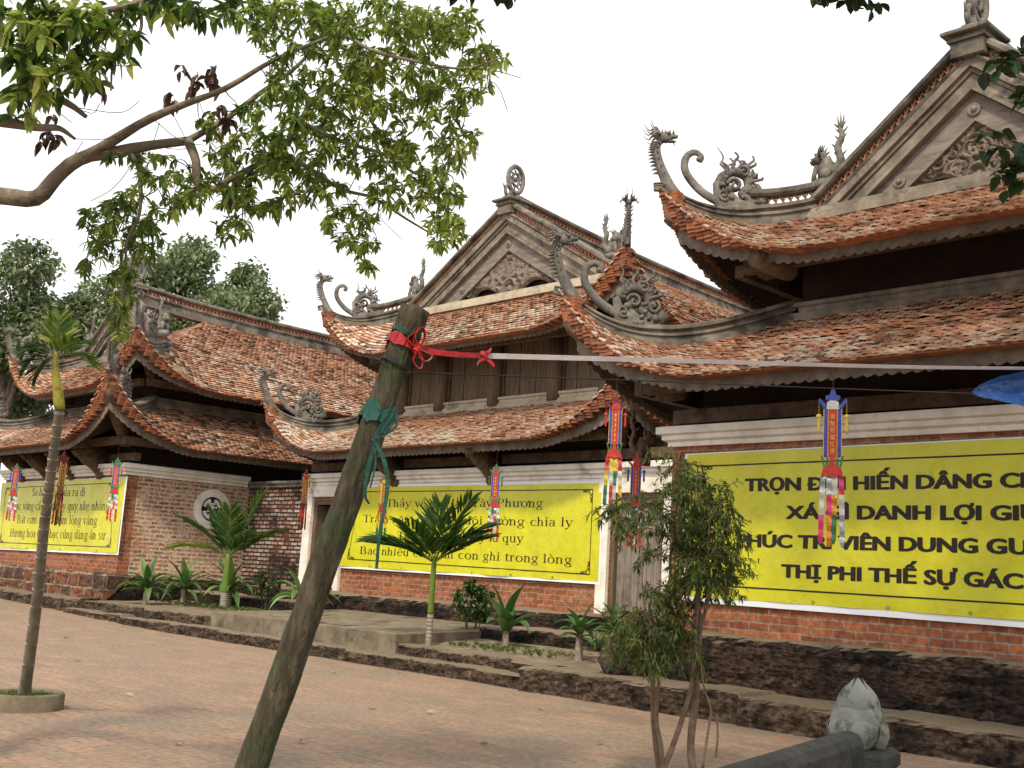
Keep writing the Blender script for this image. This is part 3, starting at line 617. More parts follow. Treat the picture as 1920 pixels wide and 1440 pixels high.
    # ---- gable
    UR = roofs[1]; rz = up['prof'][-1][1]; gz_ = float(np.interp(gin, [q[0] for q in up['prof']], [q[1] for q in up['prof']])); hw = up['a']-gin; sl = (rz-gz_)/hw
    ca = 1/math.hypot(1, sl); perp = 1/ca
    pan = relief_panel(cx, yg+.22, gz_-.02, hw-.72/sl*1.02, sl).build('carved_gable_panel', CARVB, UR)
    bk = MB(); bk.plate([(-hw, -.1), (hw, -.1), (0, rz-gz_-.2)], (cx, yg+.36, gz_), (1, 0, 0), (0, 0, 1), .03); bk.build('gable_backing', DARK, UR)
    ba = MB(); vg = MB(); rk = MB(); lt = MB()
    def band(mb, off0, off1, y0, y1):
        """chevron band between vertical offsets off0 > off1 below the rake"""
        for s in (-1, 1):
            V = []
            for y in (y0, y1):
                for (u, o) in ((0, off0), (0, off1), (1, off1), (1, off0)):
                    zz = rz-u*hw*sl+o; V.append((cx+s*(u*hw+(0 if u == 0 else 0)), y, zz))
            mb.add(V, [(0, 1, 2, 3) if s < 0 else (3, 2, 1, 0), (4, 7, 6, 5) if s < 0 else (5, 6, 7, 4), (0, 3, 7, 4), (1, 5, 6, 2), (2, 6, 7, 3)])
    band(vg, .03, -.16, yg-.12, yg+.3); band(vg, -.17, -.24, yg-.06, yg+.3); band(vg, -.25, -.44, yg-.02, yg+.3); band(vg, -.45, -.52, yg-.08, yg+.3)
    band(ba, -.53, -.97, yg+.04, yg+.14)
    vg.build('gable_verge', limeg, UR); bb = ba.build('bargeboard', WOODX, UR)
    stud = MB()
    for u, s in ((0, 1), (.45, 1), (.45, -1)):
        c = (cx+s*u*hw, yg+.03, rz-u*hw*sl-.8+(.05 if u else .0)); a = np.linspace(0, 2*PI, 13)
        stud.plate([(.1*math.cos(t), .1*math.sin(t)) for t in a[:-1]], c, (1, 0, 0), (0, 0, 1), .02); stud.ell((c[0], c[1]-.03, c[2]), (.05, .04, .05), 8, 6)
    stud.build('wooden_boss', WOODX, bb)
    for s in (-1, 1):                                  # raking ridge with lattice
        P = np.array([(cx+s*u*(hw+.1), yg-.01, rz-u*(hw+.1)*sl+.02) for u in np.linspace(0.04, 1, 20)])
        lt = MB(); lattice(lt, P+[0, 0, .04], .2, .14); lt.build('ridge_lattice', LATT, UR); rk.sweep([(.11, .19), (.15, .22), (.15, .28), (.06, .32), (-.06, .32), (-.15, .28), (-.15, .22), (-.11, .19)], P)
        rk.sweep([(.12, -.02), (.15, .02), (.1, .05), (-.1, .05), (-.15, .02), (-.12, -.02)], P)
    # main ridge
    L0 = yg+.1; P = np.array([(cx, L0+i*(ridge-L0)/30, rz-float(TU.drop(L0+i*(ridge-L0)/30))) for i in range(31)])
    rk.sweep([(.17, -.1), (.17, .1), (.12, .12), (.12, .2), (.17, .22), (.17, .28), (-.17, .28), (-.17, .22), (-.12, .2), (-.12, .12), (-.17, .1), (-.17, -.1)], P)
    lt = MB(); lattice(lt, P+[.05, 0, .28], .16, .14); lattice(lt, P+[-.05, 0, .28], .16, .14)
    rk.sweep([(.13, .43), (.18, .47), (.18, .53), (.08, .58), (-.08, .58), (-.18, .53), (-.18, .47), (-.13, .43)], P)
    rk.box(cx-.25, cx+.25, yg-.22, yg+.36, rz-.04, rz+.2, bev=.01); rk.box(cx-.29, cx+.29, yg-.26, yg+.4, rz+.2, rz+.25, bev=.01); rk.box(cx-.36, cx+.36, yg-.33, yg+.47, rz+.3, rz+.37, bev=.015); rk.box(cx-.27, cx+.27, yg-.24, yg+.38, rz+.25, rz+.3)
    rd = rk.build('roof_ridge', lime, UR); lt.build('ridge_lattice', LATT, rd)
    ornament('ridge_disc', disc_mesh, orn[1], rd, (cx, yg+.1, rz+.42), (0, 0, 0), 1.)
    for s in (-1, 1):
        ornament('lion_finial', lion_mesh, orn[1], rd, (cx+s*(hw-.18), yg-.02, gz_+.62), (0, 0, 0 if s > 0 else PI), .95)
    fl = MB(); fl.sweep([(.12, -.06), (.12, .07), (.05, .1), (.05, .17), (-.12, .2), (-.12, -.06)], [(cx-hw-.05, yg-.1, gz_), (cx+hw+.05, yg-.1, gz_)]); fl.build('gable_ledge', ledge, UR)
    return T, TL, TU, (x0, x1, zb, zc, by, bx, wy)

def wall_segments(name, m, parent, y0, y1, z0, z1, segs):
    mb = MB()
    for a, b in segs: mb.box(a, b, y0, y1, z0, z1)
    return mb.build(name, m, parent)

# ---- left hall (far), right hall (near), middle hall (set back, taller)
HL, TLl, TUl, il = hall('far temple hall with a round stone window in its grey brick side wall', -34.4, 4.35, 14.25,
    dict(a=5.6, y0=12.85, dz=1.78, prof=[(0, 4.62), (1.2, 5.2), (2.64, 6.02)]), dict(a=4.56, y0=13.94, dz=1.45, prof=[(0, 6.45), (1.76, 7.7), (4.56, 9.7)], sag=(.35, 3)), 32, 1.76, tones=(.0, .0), tone_side=(-.12, .0), sides=('right', 'left'))
HR, TLr, TUr, ir = hall('near temple hall on the right, its eaves hanging over the black capital lettering', -7.0, 4.2, 14.25,
    dict(a=5.45, y0=12.85, dz=1.56, prof=[(0, 4.65), (1.2, 5.2), (2.64, 5.98)]), dict(a=4.36, y0=13.94, dz=1.42, prof=[(0, 6.61), (1.76, 7.63), (4.36, 9.66)]), 30, 1.76, tones=(.1, .06), sides=('left',))
HM, TLm, TUm, im = hall('taller middle temple hall set back between the others, plank walls under its upper roof', -21.1, 5.0, 18.02,
    dict(a=6.6, y0=16.97, dz=1.42, prof=[(0, 4.6), (1.2, 5.12), (2.64, 5.88)]), dict(a=5.6, y0=17.9, dz=1.53, prof=[(0, 7.28), (1.76, 8.68), (5.6, 11.0)], sag=(.9, 8)), 40, 1.76, wallx=(-26.8, -14.0), tones=(.14, .1), tone_side=(0, .02), sides=('right', 'left'), body_style='planks', ledge=CREAM)

def end_wall(T, x0, x1, y, y1, front, side, openings, sides='lr', zb=1.07, zc=3.82):
    """front wall with openings and the two side walls, as separate parts"""
    xs = [x0]+[v for o in openings for v in o[:2]]+[x1]
    mb = MB()
    for i in range(0, len(xs), 2): mb.box(xs[i], xs[i+1], y, y+.35, zb-.1, zc+.1)
    for o in openings: mb.box(o[0], o[1], y, y+.35, o[2], zc+.1)
    mb.build('end_wall', front, T)
    for s, x in (('l', x0), ('r', x1)):
        if s in sides: b = MB(); b.box(x if s == 'l' else x-.35, x+.35 if s == 'l' else x, y+.352, y1, zb-.1, zc+.1); b.build('side_wall', side, T)
end_wall(HL, -38.75, -30.06, 14.25, 26, BRICKO, BRICKG, [], 'lr', 1.12); end_wall(HR, -11.2, -2.8, 14.25, 26, BRICKO, BRICKO, [], 'lr')
end_wall(HM, -26.8, -14.0, 18.02, 26, BRICKO, BRICKD, [(-26.45, -25.25, 3.42), (-15.7, -14.3, 3.42)], '')
for T, pa, pb in ((HL, [(-38.75, 26), (-38.75, 14.25), (-30.06, 14.25), (-30.06, 18.02)], 3.82), (HR, [(-11.2, 18), (-11.2, 14.25), (-2.8, 14.25), (-2.8, 20)], 3.84), (HM, [(-26.85, 18.02), (-14.0, 18.02)], 3.82)):
    c = MB(); cornice(c, pa, pb); c.build('cornice', WHITE, T)
# white bands, pilasters and door surrounds of the middle hall
wb = MB(); F0, F1 = 17.985, 18.03
for a, b in ((-26.82, -26.47), (-25.23, -25.0), (-16.0, -15.72), (-14.28, -13.98)): wb.box(a, b, 17.94, F1, 1.0, 3.5, bev=.01)
wb.box(-26.82, -25.0, 17.93, F1, 3.5, 3.81, bev=.01); wb.box(-16.0, -13.98, 17.93, F1, 3.5, 3.81, bev=.01); wb.box(-24.99, -16.01, 17.96, F1, 3.62, 3.81)
wb.build('door_surround', WHITE, HM)
for xa, xb, op in ((-26.45, -25.25, True), (-15.7, -14.3, False)):
    fr = MB(); fr.box(xa, xa+.1, 18.04, 18.2, 1.0, 3.42); fr.box(xb-.1, xb, 18.04, 18.2, 1.0, 3.42); fr.box(xa+.1, xb-.1, 18.04, 18.2, 3.3, 3.42); fr.box(xa-.05, xb+.05, 17.9, 18.25, .98, 1.1)
    fo = fr.build('door_frame', WOODP, HM)
    if not op:
        for k in range(2):
            d = MB(); a = xa+.11+k*.595; d.box(a, a+.585, 18.13, 18.17, 1.1, 3.29)
            for q in range(3): d.box(a+.02+q*.185, a+.02+q*.185+.175, 18.115, 18.129, 1.12, 3.27, bev=.004)
            tag(d.build('door', WOODG, HM))
    else:
        d = MB(); d.box(xa+.11, xa+.15, 18.2, 18.75, 1.1, 3.28); d.build('door', WOODP, HM)
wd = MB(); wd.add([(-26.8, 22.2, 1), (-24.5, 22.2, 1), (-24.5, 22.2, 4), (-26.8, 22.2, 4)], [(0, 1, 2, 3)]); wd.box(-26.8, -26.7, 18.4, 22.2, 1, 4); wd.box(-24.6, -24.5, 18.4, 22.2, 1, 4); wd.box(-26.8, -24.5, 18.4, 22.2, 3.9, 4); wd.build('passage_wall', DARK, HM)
# plinths
rough_run('plinth', LATER, -39.6, -29.2, 13.62, 14.4, .35, 1.15, .035, parent=HL, seed=3.3, block=.78)
rough_run('plinth', LATERD, 13.7, 18.4, -29.25, -30.3, .3, 1.1, .05, parent=HL, axis='y', seed=6.3)
rough_run('plinth', LATERD, -11.3, -2.5, 13.55, 14.5, .3, 1.07, .06, parent=HR, seed=8.3, block=1.1)
rough_run('plinth', LATERD, -27.2, -11.2, 16.62, 18.3, .35, 1.04, .05, parent=HM, seed=5.3, block=1.0)
# upper storey of the middle hall: columns and framed planks
by, bx = im[4], im[5]; xw0, xw1 = -21.1-bx, -21.1+bx; zl, zu = 5.9, 7.7
cols = [xw0+.2, -23.2, -21.1, -19.0, xw1-.2]
for x in cols:
    c = MB(); c.lathe((x, by-.08, zl), [(.19, 0), (.2, .6), (.18, zu-zl)], 14); c.build('timber_column', WOODP, HM, True)
for a, b in zip(cols[:-1], cols[1:]):
    a += .19; b -= .19; n = 3; wdt = (b-a)/n; m = MB(); m2 = MB()
    for k in range(n):
        m.box(a+k*wdt+.012, a+(k+1)*wdt-.012, by+.02+.006*(k % 2), by+.08, zl+.12, zu)
    m.build('plank_panel', WOODP, HM)
    m2.box(a, b, by-.05, by+.015, zl, zl+.13); m2.box(a, a+.07, by-.03, by+.015, zl+.13, zu); m2.box(b-.07, b, by-.03, by+.015, zl+.13, zu); m2.build('panel_frame', WOODB, HM)
# brackets along the front eaves
for T, TT, wy, xs in ((HL, TLl, 14.25, (-37.2, -35.3, -33.5, -31.6)), (HM, TLm, 18.02, (-22.9, -19.3)), (HR, TLr, 14.25, (-2.9,))):
    for x in xs:
        m = MB(); bracket_mesh(m, (x, wy+.05), (0, -1), 1.0, 4.2, 4.42, .09); m.build('eave_bracket', WOODB, T, True)
for x in (-9.6, -4.4): 
    m = MB(); m.lathe((0, 0, 0), [(.15, 0), (.17, .1), (.15, .95)], 12); o = m.build('tie_beam_end', WOODB, HR, True); o.location = (x+7.0, 15.0-14.25, 6.62); o.rotation_euler = (rad(90), 0, 0); o.data.transform(Matrix.Translation(ORG[HR.name]))
gp_ = atD(1204, 862, 19.4); lg = lion_mesh(); lg.v = [q@np.array([[.75, -.5, 0], [.5, .75, 0], [0, 0, 1]]).T*.75*np.array([1, 1, 1.15])+gp_ for q in lg.v]; lg.build('guardian_carving', WOODB, HM, True)
# round window in the side wall of the left hall
c = atX(396, 955, -30.06); rw = MB(); a = np.linspace(0, 2*PI, 41)
def yz(r, t): return (c[1]+r*math.cos(t), c[2]+r*math.sin(t))
def ringplate(mb, r0, r1, x, th, a0=0., a1=2*PI, n=40):
    V = []; A = np.linspace(a0, a1, n+1)
    for t in A:
        for r, dx in ((r0, 0), (r0, th), (r1, th), (r1, 0)): yy, zz = yz(r, t); V.append((x+dx, yy, zz))
    mb.add(V, [(i*4+j, (i+1)*4+j, (i+1)*4+(j+1) % 4, i*4+(j+1) % 4) for i in range(n) for j in range(4)])
ringplate(rw, .36, .57, -30.07, .085)
rwo = rw.build('round_window', WHITE, HL)
rs = MB(); ringplate(rs, 0.0, .37, -30.065, .012); rs.build('recess_shade_disc', DARK, rwo)  # flat near-black disc on the wall face, shade of the recess painted in
sg_ = MB()
for a0, a1 in ((15, 75), (105, 165), (195, 255), (285, 345)): ringplate(sg_, .21, .3, -30.05, .05, rad(a0), rad(a1), 12)
for dy, dz, hy, hz in ((0, 0, .035, .13), (.09, .06, .06, .025), (-.09, -.06, .06, .025), (.09, -.1, .03, .05), (-.09, .1, .03, .05), (0, .16, .1, .02), (0, -.16, .1, .02)): sg_.box(-30.05, -30.0, c[1]+dy-hy, c[1]+dy+hy, c[2]+dz-hz, c[2]+dz+hz)
sg_.build('stone_fret', WHITE, rwo)
# damp brick wall linking the left and middle halls
bw_ = MB(); bw_.box(-30.05, -26.83, 18.1, 18.4, 1.0, 3.8); bo = bw_.build('linking_wall', BRICKD, None, loc=(-28.4, 18.1, 1))
tag(bo, 'damp dark brick wall flaking with old limewash, between the left and middle halls', 'brick wall')
lc = MB(); lc.box(-30.05, -26.83, 18.03, 18.4, 3.801, 3.9, bev=.01); lc.box(-30.05, -26.83, 17.98, 18.4, 3.9, 3.98, bev=.01); lc.build('coping', LIME, bo)
# second linking wall beside the right hall
b2 = MB(); b2.box(-13.97, -11.22, 18.1, 18.4, 1.0, 3.8); b2o = b2.build('linking_wall', WHITE, None, loc=(-12.6, 18.1, 1)); tag(b2o, 'short white wall joining the right hall to the plank door', 'wall')

# ------------------------------------------------------------------ banners with lettering
VINYL = mat('yellow_vinyl', [(.3, (.53, .515, .006)), (.7, (.66, .63, .012))], scale=1.3, rough=.3, spec=.5, bump=.9, bscale=3.4, dist=.035, trans=.1, stretch=(1.5, 1, .8))
VEDGE = mat('white_vinyl', [(0, (.72, .74, .78)), (1, (.78, .8, .84))], scale=2, rough=.45, bump=.2)
INK = mat('dark_print_ink', [(0, (.013, .009, .007)), (1, (.022, .014, .01))], scale=3, rough=.45, bump=0)
def text_poly(txt, bold=0.):
    cu = bpy.data.curves.new('t', 'FONT'); cu.body = txt; cu.size = 1; cu.dimensions = '2D'; cu.fill_mode = 'BOTH'; cu.offset = bold; cu.resolution_u = 3
    o = bpy.data.objects.new('t', cu); COL.objects.link(o); dg = bpy.context.evaluated_depsgraph_get(); me = bpy.data.meshes.new_from_object(o.evaluated_get(dg))
    V = np.array([v.co[:] for v in me.vertices]) if len(me.vertices) else np.zeros((0, 3)); F = [tuple(p.vertices) for p in me.polygons]
    bpy.data.objects.remove(o); bpy.data.meshes.remove(me); bpy.data.curves.remove(cu); return V, F

# a small drawn roman alphabet (thick stems, thin joins, bracket serifs), units of 1 em
def _arc(cx, cy, rx, ry, tx, ty, a0, a1, n=14):
    P = []
    for k in range(n+1):
        t = rad(a0+(a1-a0)*k/n); P.append((cx+rx*math.cos(t), cy+ry*math.sin(t)))
    for k in range(n, -1, -1):
        t = rad(a0+(a1-a0)*k/n); P.append((cx+(rx-tx)*math.cos(t), cy+(ry-ty)*math.sin(t)))
    return [[P[k], P[k+1], P[2*n+1-k-1], P[2*n+1-k]] for k in range(n)]
def _v(x, y0, y1, w=.085): return [[(x, y0), (x+w, y0), (x+w, y1), (x, y1)]]
def _h(x0, x1, y, t=.03): return [[(x0, y), (x1, y), (x1, y+t), (x0, y+t)]]
def _d(x0, y0, x1, y1, w): return [[(x0, y0), (x0+w, y0), (x1+w, y1), (x1, y1)]]
def glyph(c):
    xh = .46
    if c == 'o': return _arc(.25, .225, .22, .235, .085, .03, 0, 360, 22), .5
    if c == 'c': return _arc(.25, .225, .21, .235, .085, .03, 48, 318), .44
    if c == 'e': return _arc(.24, .225, .21, .235, .085, .03, 8, 322)+_h(.07, .44, .25), .45
    if c == 'a': return _arc(.19, .13, .16, .14, .07, .03, 30, 330)+_v(.29, .02, .34, .08)+_arc(.21, .33, .16, .135, .08, .03, 0, 165)+_h(.33, .44, 0), .45
    if c in 'nhm':
        g = _v(.06, 0, .68 if c == 'h' else xh)+_h(.01, .2, 0)+_arc(.23, .27, .16, .19, .085, .04, 0, 140)+_v(.305, 0, .28)+_h(.26, .45, 0)+_h(.0, .08, .65 if c == 'h' else xh-.03)
        if c == 'm': g += _arc(.48, .27, .16, .19, .085, .04, 0, 140)+_v(.555, 0, .28)+_h(.51, .7, 0); return g, .76
        return g, .49
    if c == 'u': return _v(.06, .15, xh)+_v(.32, 0, xh)+_arc(.21, .17, .15, .18, .085, .04, 180, 320)+_h(.0, .1, xh-.03)+_h(.26, .36, xh-.03)+_h(.38, .46, 0), .5
    if c in 'iı': return _v(.09, 0, xh)+_h(.03, .24, 0)+_h(.03, .12, xh-.03)+(_arc(.13, .6, .055, .055, .055, .055, 0, 360, 8) if c == 'i' else []), .28
    if c == 'l': return _v(.09, 0, .68)+_h(.03, .24, 0)+_h(.03, .12, .65), .28
    if c == 't': return _v(.09, .06, .58)+_h(.02, .27, xh-.03)+_arc(.2, .08, .11, .09, .08, .035, 180, 320, 8), .29
    if c == 'r': return _v(.07, 0, xh)+_h(.01, .23, 0)+_h(.0, .1, xh-.03)+_arc(.25, .34, .11, .12, .07, .05, 40, 150, 8), .35
    if c == 's': return _arc(.18, .345, .13, .12, .07, .035, 30, 270)+_arc(.18, .12, .14, .13, .075, .035, -150, 90), .39
    if c == 'g': return _arc(.22, .3, .17, .17, .07, .03, 0, 360, 18)+_arc(.23, -.1, .21, .12, .06, .035, 0, 360, 18)+_h(.12, .38, .04, .05)+_d(.12, .06, .16, .15, .05)+_h(.34, .47, .41, .035), .49
    if c in 'qd': return _arc(.22, .225, .19, .235, .085, .03, 30, 330)+_v(.33, -.2 if c == 'q' else 0, xh if c == 'q' else .68)+(_h(.26, .48, -.2) if c == 'q' else _h(.4, .48, 0)+_h(.26, .34, .65)), .5
    if c in 'pb': return _arc(.27, .225, .19, .235, .085, .03, -150, 150)+_v(.07, -.2 if c == 'p' else 0, xh if c == 'p' else .68)+(_h(.01, .22, -.2) if c == 'p' else [])+_h(.0, .08, xh-.03 if c == 'p' else .65), .5
    if c in 'vy':
        g = _d(.2, 0, .02, xh, .09)+_d(.22, 0, .38, xh, .035)+_h(-.02, .18, xh-.025)+_h(.3, .47, xh-.025)
        if c == 'y': g += _d(.09, -.2, .23, .05, .04)+_arc(.07, -.16, .05, .05, .05, .05, 0, 360, 8)
        return g, .47
    if c == 'k': return _v(.07, 0, .68)+_h(.01, .22, 0)+_h(.0, .08, .65)+_d(.15, .2, .36, xh-.02, .035)+_d(.36, 0, .19, .24, .09)+_h(.3, .5, 0)+_h(.28, .46, xh-.03), .5
    if c == 'T': return _v(.26, 0, .66, .095)+_h(.02, .6, .625, .035)+_h(.17, .45, 0)+_v(.02, .5, .63, .03)+_v(.57, .5, .63, .03), .61
    if c in 'PB':
        g = _v(.09, 0, .66, .095)+_h(.01, .3, 0)+_h(.01, .3, .63)+_arc(.29, .49, .22, .17, .095, .03, -90, 90)
        if c == 'B': g += _arc(.3, .17, .26, .17, .1, .03, -90, 90); return g, .65
        return g, .56
    if c == 'H': return _v(.1, 0, .66, .095)+_v(.52, 0, .66, .095)+_h(.18, .54, .32)+_h(.02, .28, 0)+_h(.44, .7, 0)+_h(.02, .28, .63)+_h(.44, .7, .63), .72
    if c == 'S': return _arc(.27, .49, .2, .18, .09, .035, 25, 270)+_arc(.27, .17, .21, .18, .095, .035, -155, 90), .55
    if c == '-': return _h(.04, .29, .2, .05), .33
    return [], .27
def roman(txt):
    """polygons of a line of accented text"""
    x = 0; out = []
    for ch in txt:
        bar = ch in 'đ'; dec = unicodedata.normalize('NFD', 'd' if bar else ch); b = dec[0]; marks = dec[1:]
        g, adv = glyph('ı' if b == 'i' and any(m in '\u0300\u0301\u0303\u0309' for m in marks) else b); g = list(g)
        if bar: g += _h(.26, .52, .55, .035)
        mx = adv/2-.01; y = .52 if b.islower() else .72
        for m in marks:
            if m == '\u0302': g += _d(mx-.13, y, mx-.02, y+.13, .045)+_d(mx+.09, y, mx-.02, y+.13, .045); y += .1; mx += .1
            elif m == '\u0306': g += _arc(mx, y+.13, .13, .13, .05, .045, 195, 345, 8)
            elif m == '\u031b': g += _arc(adv-.05, .42, .085, .11, .05, .05, -60, 80, 8)
        for m in marks:
            if m == '\u0300': g += _d(mx+.02, y, mx-.13, y+.16, .06)
            elif m == '\u0301': g += _d(mx-.06, y, mx+.08, y+.16, .06)
            elif m == '\u0303': g += _arc(mx-.07, y+.04, .08, .07, .04, .04, 20, 170, 6)+_arc(mx+.07, y+.1, .08, .07, .04, .04, 190, 340, 6)
            elif m == '\u0309': g += _arc(mx, y+.13, .07, .07, .04, .04, -80, 150, 8)+_v(mx-.02, y, y+.07, .04)
            elif m == '\u0323': g += _arc(adv/2-.02, -.13, .05, .05, .05, .05, 0, 360, 8)
        out += [[(px+x, py) for px, py in q] for q in g]; x += adv
    return out, x

def put_roman(mb, txt, xa, xb, za, zb_, cap, y):
    """line of roman text from (xa, za) to (xb, zb_) on the plane y, capitals cap high"""
    g, wd = roman(txt); k = (xb-xa)/wd; sy = cap/.66; i = 0
    for q in g:
        mb.add([(xa+px*k, y-.00002*(i % 40), za+(zb_-za)*px/wd+py*sy) for px, py in q], [tuple(range(len(q)))]); i += 1
def put_sans(mb, txt, lead, xa, xb, zb_, cap, y, bold=.012):
    bars = txt; txt = txt.replace('Đ', 'D'); lead = lead.replace('Đ', 'D'); V, F = text_poly(txt, bold); L, _ = text_poly(lead, bold); k = (xb-xa)/(L[:, 0].max()-L[:, 0].min()); H, _ = text_poly('H', bold); sy = cap/H[:, 1].max()
    for j_, ch in enumerate(bars):
        if ch == 'Đ':
            D0, _ = text_poly('D', bold); Pf, _ = text_poly(txt[:j_]+'D', bold); x_ = Pf[:, 0].max()-(D0[:, 0].max()-D0[:, 0].min())-L[:, 0].min(); hh = .36*cap; mb.add([(xa+(x_-.08)*k, y-.002, zb_+hh), (xa+(x_+.34)*k, y-.002, zb_+hh), (xa+(x_+.34)*k, y-.002, zb_+hh+.16*cap), (xa+(x_-.08)*k, y-.002, zb_+hh+.16*cap)], [(0, 1, 2, 3)])
    for i, (dx, dz) in enumerate(((-.045, 0), (-.022, .016), (0, -.016), (.022, .016), (.045, 0), (0, .014), (-.02, -.014), (.02, -.014))): mb.add(np.stack([xa+(V[:, 0]-L[:, 0].min()+dx)*k, np.full(len(V), y-.00005*i), zb_+(V[:, 1]+dz)*sy], 1), F)

def sag(x, z, Y): return .032*noise.noise(Vector((x*1.25, z*.9, Y)))
def banner(label, Y, tl, tr, bl, br, lines, frame, edge=(.0, .0, .0, .05), corners=(1, 1, 1, 1)):
    """vinyl sheet hung on a wall; corners as (x, z)"""
    loc = ((bl[0]+br[0])/2, Y, bl[1]); T = thing('banner', label, 'banner', loc)
    mb = MB(); n, m = 180, 56; V = []
    for i in range(n+1):
        for j in range(m+1):
            u, v = i/n, j/m; x = (1-v)*((1-u)*bl[0]+u*br[0])+v*((1-u)*tl[0]+u*tr[0]); z = (1-v)*((1-u)*bl[1]+u*br[1])+v*((1-u)*tl[1]+u*tr[1])
            V.append((x, Y+sag(x, z, Y), z))
    mb.add(V, [(i*(m+1)+j, (i+1)*(m+1)+j, (i+1)*(m+1)+j+1, i*(m+1)+j+1) for i in range(n) for j in range(m)])
    mb.build('vinyl_sheet', VINYL, T, True)
    e = MB(); l, r, t, b = edge
    if b: e.plate([(bl[0]-l, bl[1]-b), (br[0]+r, br[1]-b), (br[0]+r, br[1]-.002), (bl[0]-l, bl[1]-.002)], (0, Y+.012, 0), (1, 0, 0), (0, 0, 1), .003)
    if t: e.plate([(tl[0]-l, tl[1]+.002), (tr[0]+r, tr[1]+.002), (tr[0]+r, tr[1]+t), (tl[0]-l, tl[1]+t)], (0, Y+.012, 0), (1, 0, 0), (0, 0, 1), .003)
    if l: e.plate([(bl[0]-l, bl[1]), (bl[0]-.001, bl[1]), (tl[0]-.001, tl[1]), (tl[0]-l, tl[1])], (0, Y+.012, 0), (1, 0, 0), (0, 0, 1), .003)
    if r: e.plate([(br[0]+.001, br[1]), (br[0]+r, br[1]), (tr[0]+r, tr[1]), (tr[0]+.001, tr[1])], (0, Y+.012, 0), (1, 0, 0), (0, 0, 1), .003)
    e.build('white_hem', VEDGE, T)
    k = MB(); yk = Y-.004
    for ln in lines: ln(k, yk)
    for q in k.v:
        for p_ in q: p_[1] += sag(p_[0], p_[2], Y)
    k.build('lettering', INK, T)
    f = MB(); (fx0, fz0), (fx1, fz1), (fx2, fz2), (fx3, fz3) = frame   # tl tr br bl of the printed rule
    C = [np.array((x, yk, z)) for x, z in frame]; tk = .022; NS = 24
    for a, b_ in ((0, 1), (1, 2), (2, 3), (3, 0)): [f.beam(C[a]+(C[b_]-C[a])*i_/NS, C[a]+(C[b_]-C[a])*(i_+1)/NS, *((.002, tk) if a in (0, 2) else (tk*.8, .002)), up=(0, 0, 1) if a in (0, 2) else (0, 1, 0)) for i_ in range(NS)]
    for q, (sx, sz) in enumerate(((1, -1), (-1, -1), (-1, 1), (1, 1))):
        if not corners[q]: continue
        for dx, dz, w_, h_ in ((.0, .0, .09, .09), (.12, .01, .06, .045), (.2, .015, .06, .03), (.01, .12, .045, .06), (.015, .2, .03, .06)):
            x0, z0 = C[q][0]+sx*dx, C[q][2]+sz*dz
            for (ax, az, bx_, bz) in ((0, 0, 1, 0), (1, 0, 1, 1), (1, 1, 0, 1), (0, 1, 0, 0)):
                f.beam((x0+sx*w_*ax, yk-.001*q, z0+sz*h_*az), (x0+sx*w_*bx_, yk-.001*q, z0+sz*h_*bz), .002 if ax != bx_ else .016, .016 if ax != bx_ else .002, up=(0, 0, 1) if ax != bx_ else (0, 1, 0))
    for q in f.v:
        for p_ in q: p_[1] += sag(p_[0], p_[2], Y)
    f.build('printed_border', INK, T)
    gm = MB()
    for i in range(1, 7):
        u = i/7; x = bl[0]*(1-u)+br[0]*u; z = bl[1]*(1-u)+br[1]*u+.04; a = np.linspace(0, 2*PI, 9)
        gm.tube([(x+.02*math.cos(t), Y-.014, z+.02*math.sin(t)) for t in a], .005, 5, cap=False)
    gm.build('eyelets', CARVE, T)
    return T
def xz(p, q, Y): a = atY(p, q, Y); return (a[0], a[2])
YR, YM, YL = 14.19, 17.93, 14.19
def lr(txt, lead, pa, pb, qb, cap): return lambda mb, y: put_sans(mb, txt, lead, xz(pa, qb, YR)[0], xz(pb, qb, YR)[0], xz((pa+pb)/2, qb, YR)[1], cap, y)
A = xz(1290, 853, YR); B_ = xz(1560, 1138, YR); R1 = xz(1309, 874.5, YR); R2 = xz(1640, 1115, YR)
banner('yellow banner on the near hall with bold black capital lettering', YR, (A[0], A[1]+.0), (-3.1, A[1]+.05), (A[0]+.02, B_[1]+.02), (-3.1, B_[1]-.02),
    [lr('TRỌN ĐỜI HIẾN DÂNG CHO ĐẠO', 'TRỌN ĐỜI HIẾN DÂNG', 1398, 1858, 917.5, .178), lr('XÁ GÌ DANH LỢI GIỮA ĐỜI', 'XÁ GÌ DANH LỢI', 1475, 1838, 973.5, .178), lr('PHÚC TRÍ VIÊN DUNG GƯƠNG SÁNG', 'PHÚC TRÍ VIÊN DUNG', 1382, 1832, 1030.5, .178), lr('THỊ PHI THẾ SỰ GÁC NGOÀI', 'THỊ PHI THẾ SỰ', 1467, 1794, 1090, .178)],
    [R1, (-3.35, R1[1]+.04), (-3.35, R2[1]-.02), (R1[0]+.02, R2[1]+.0)], edge=(.06, 0, .02, .085), corners=(1, 0, 0, 1))
def lm(Y, txt, pa, qa, pb, qb, cap):
    a, b = xz(pa, qa, Y), xz(pb, qb, Y); return lambda mb, y: put_roman(mb, txt, a[0], b[0], a[1], b[1], cap, y)
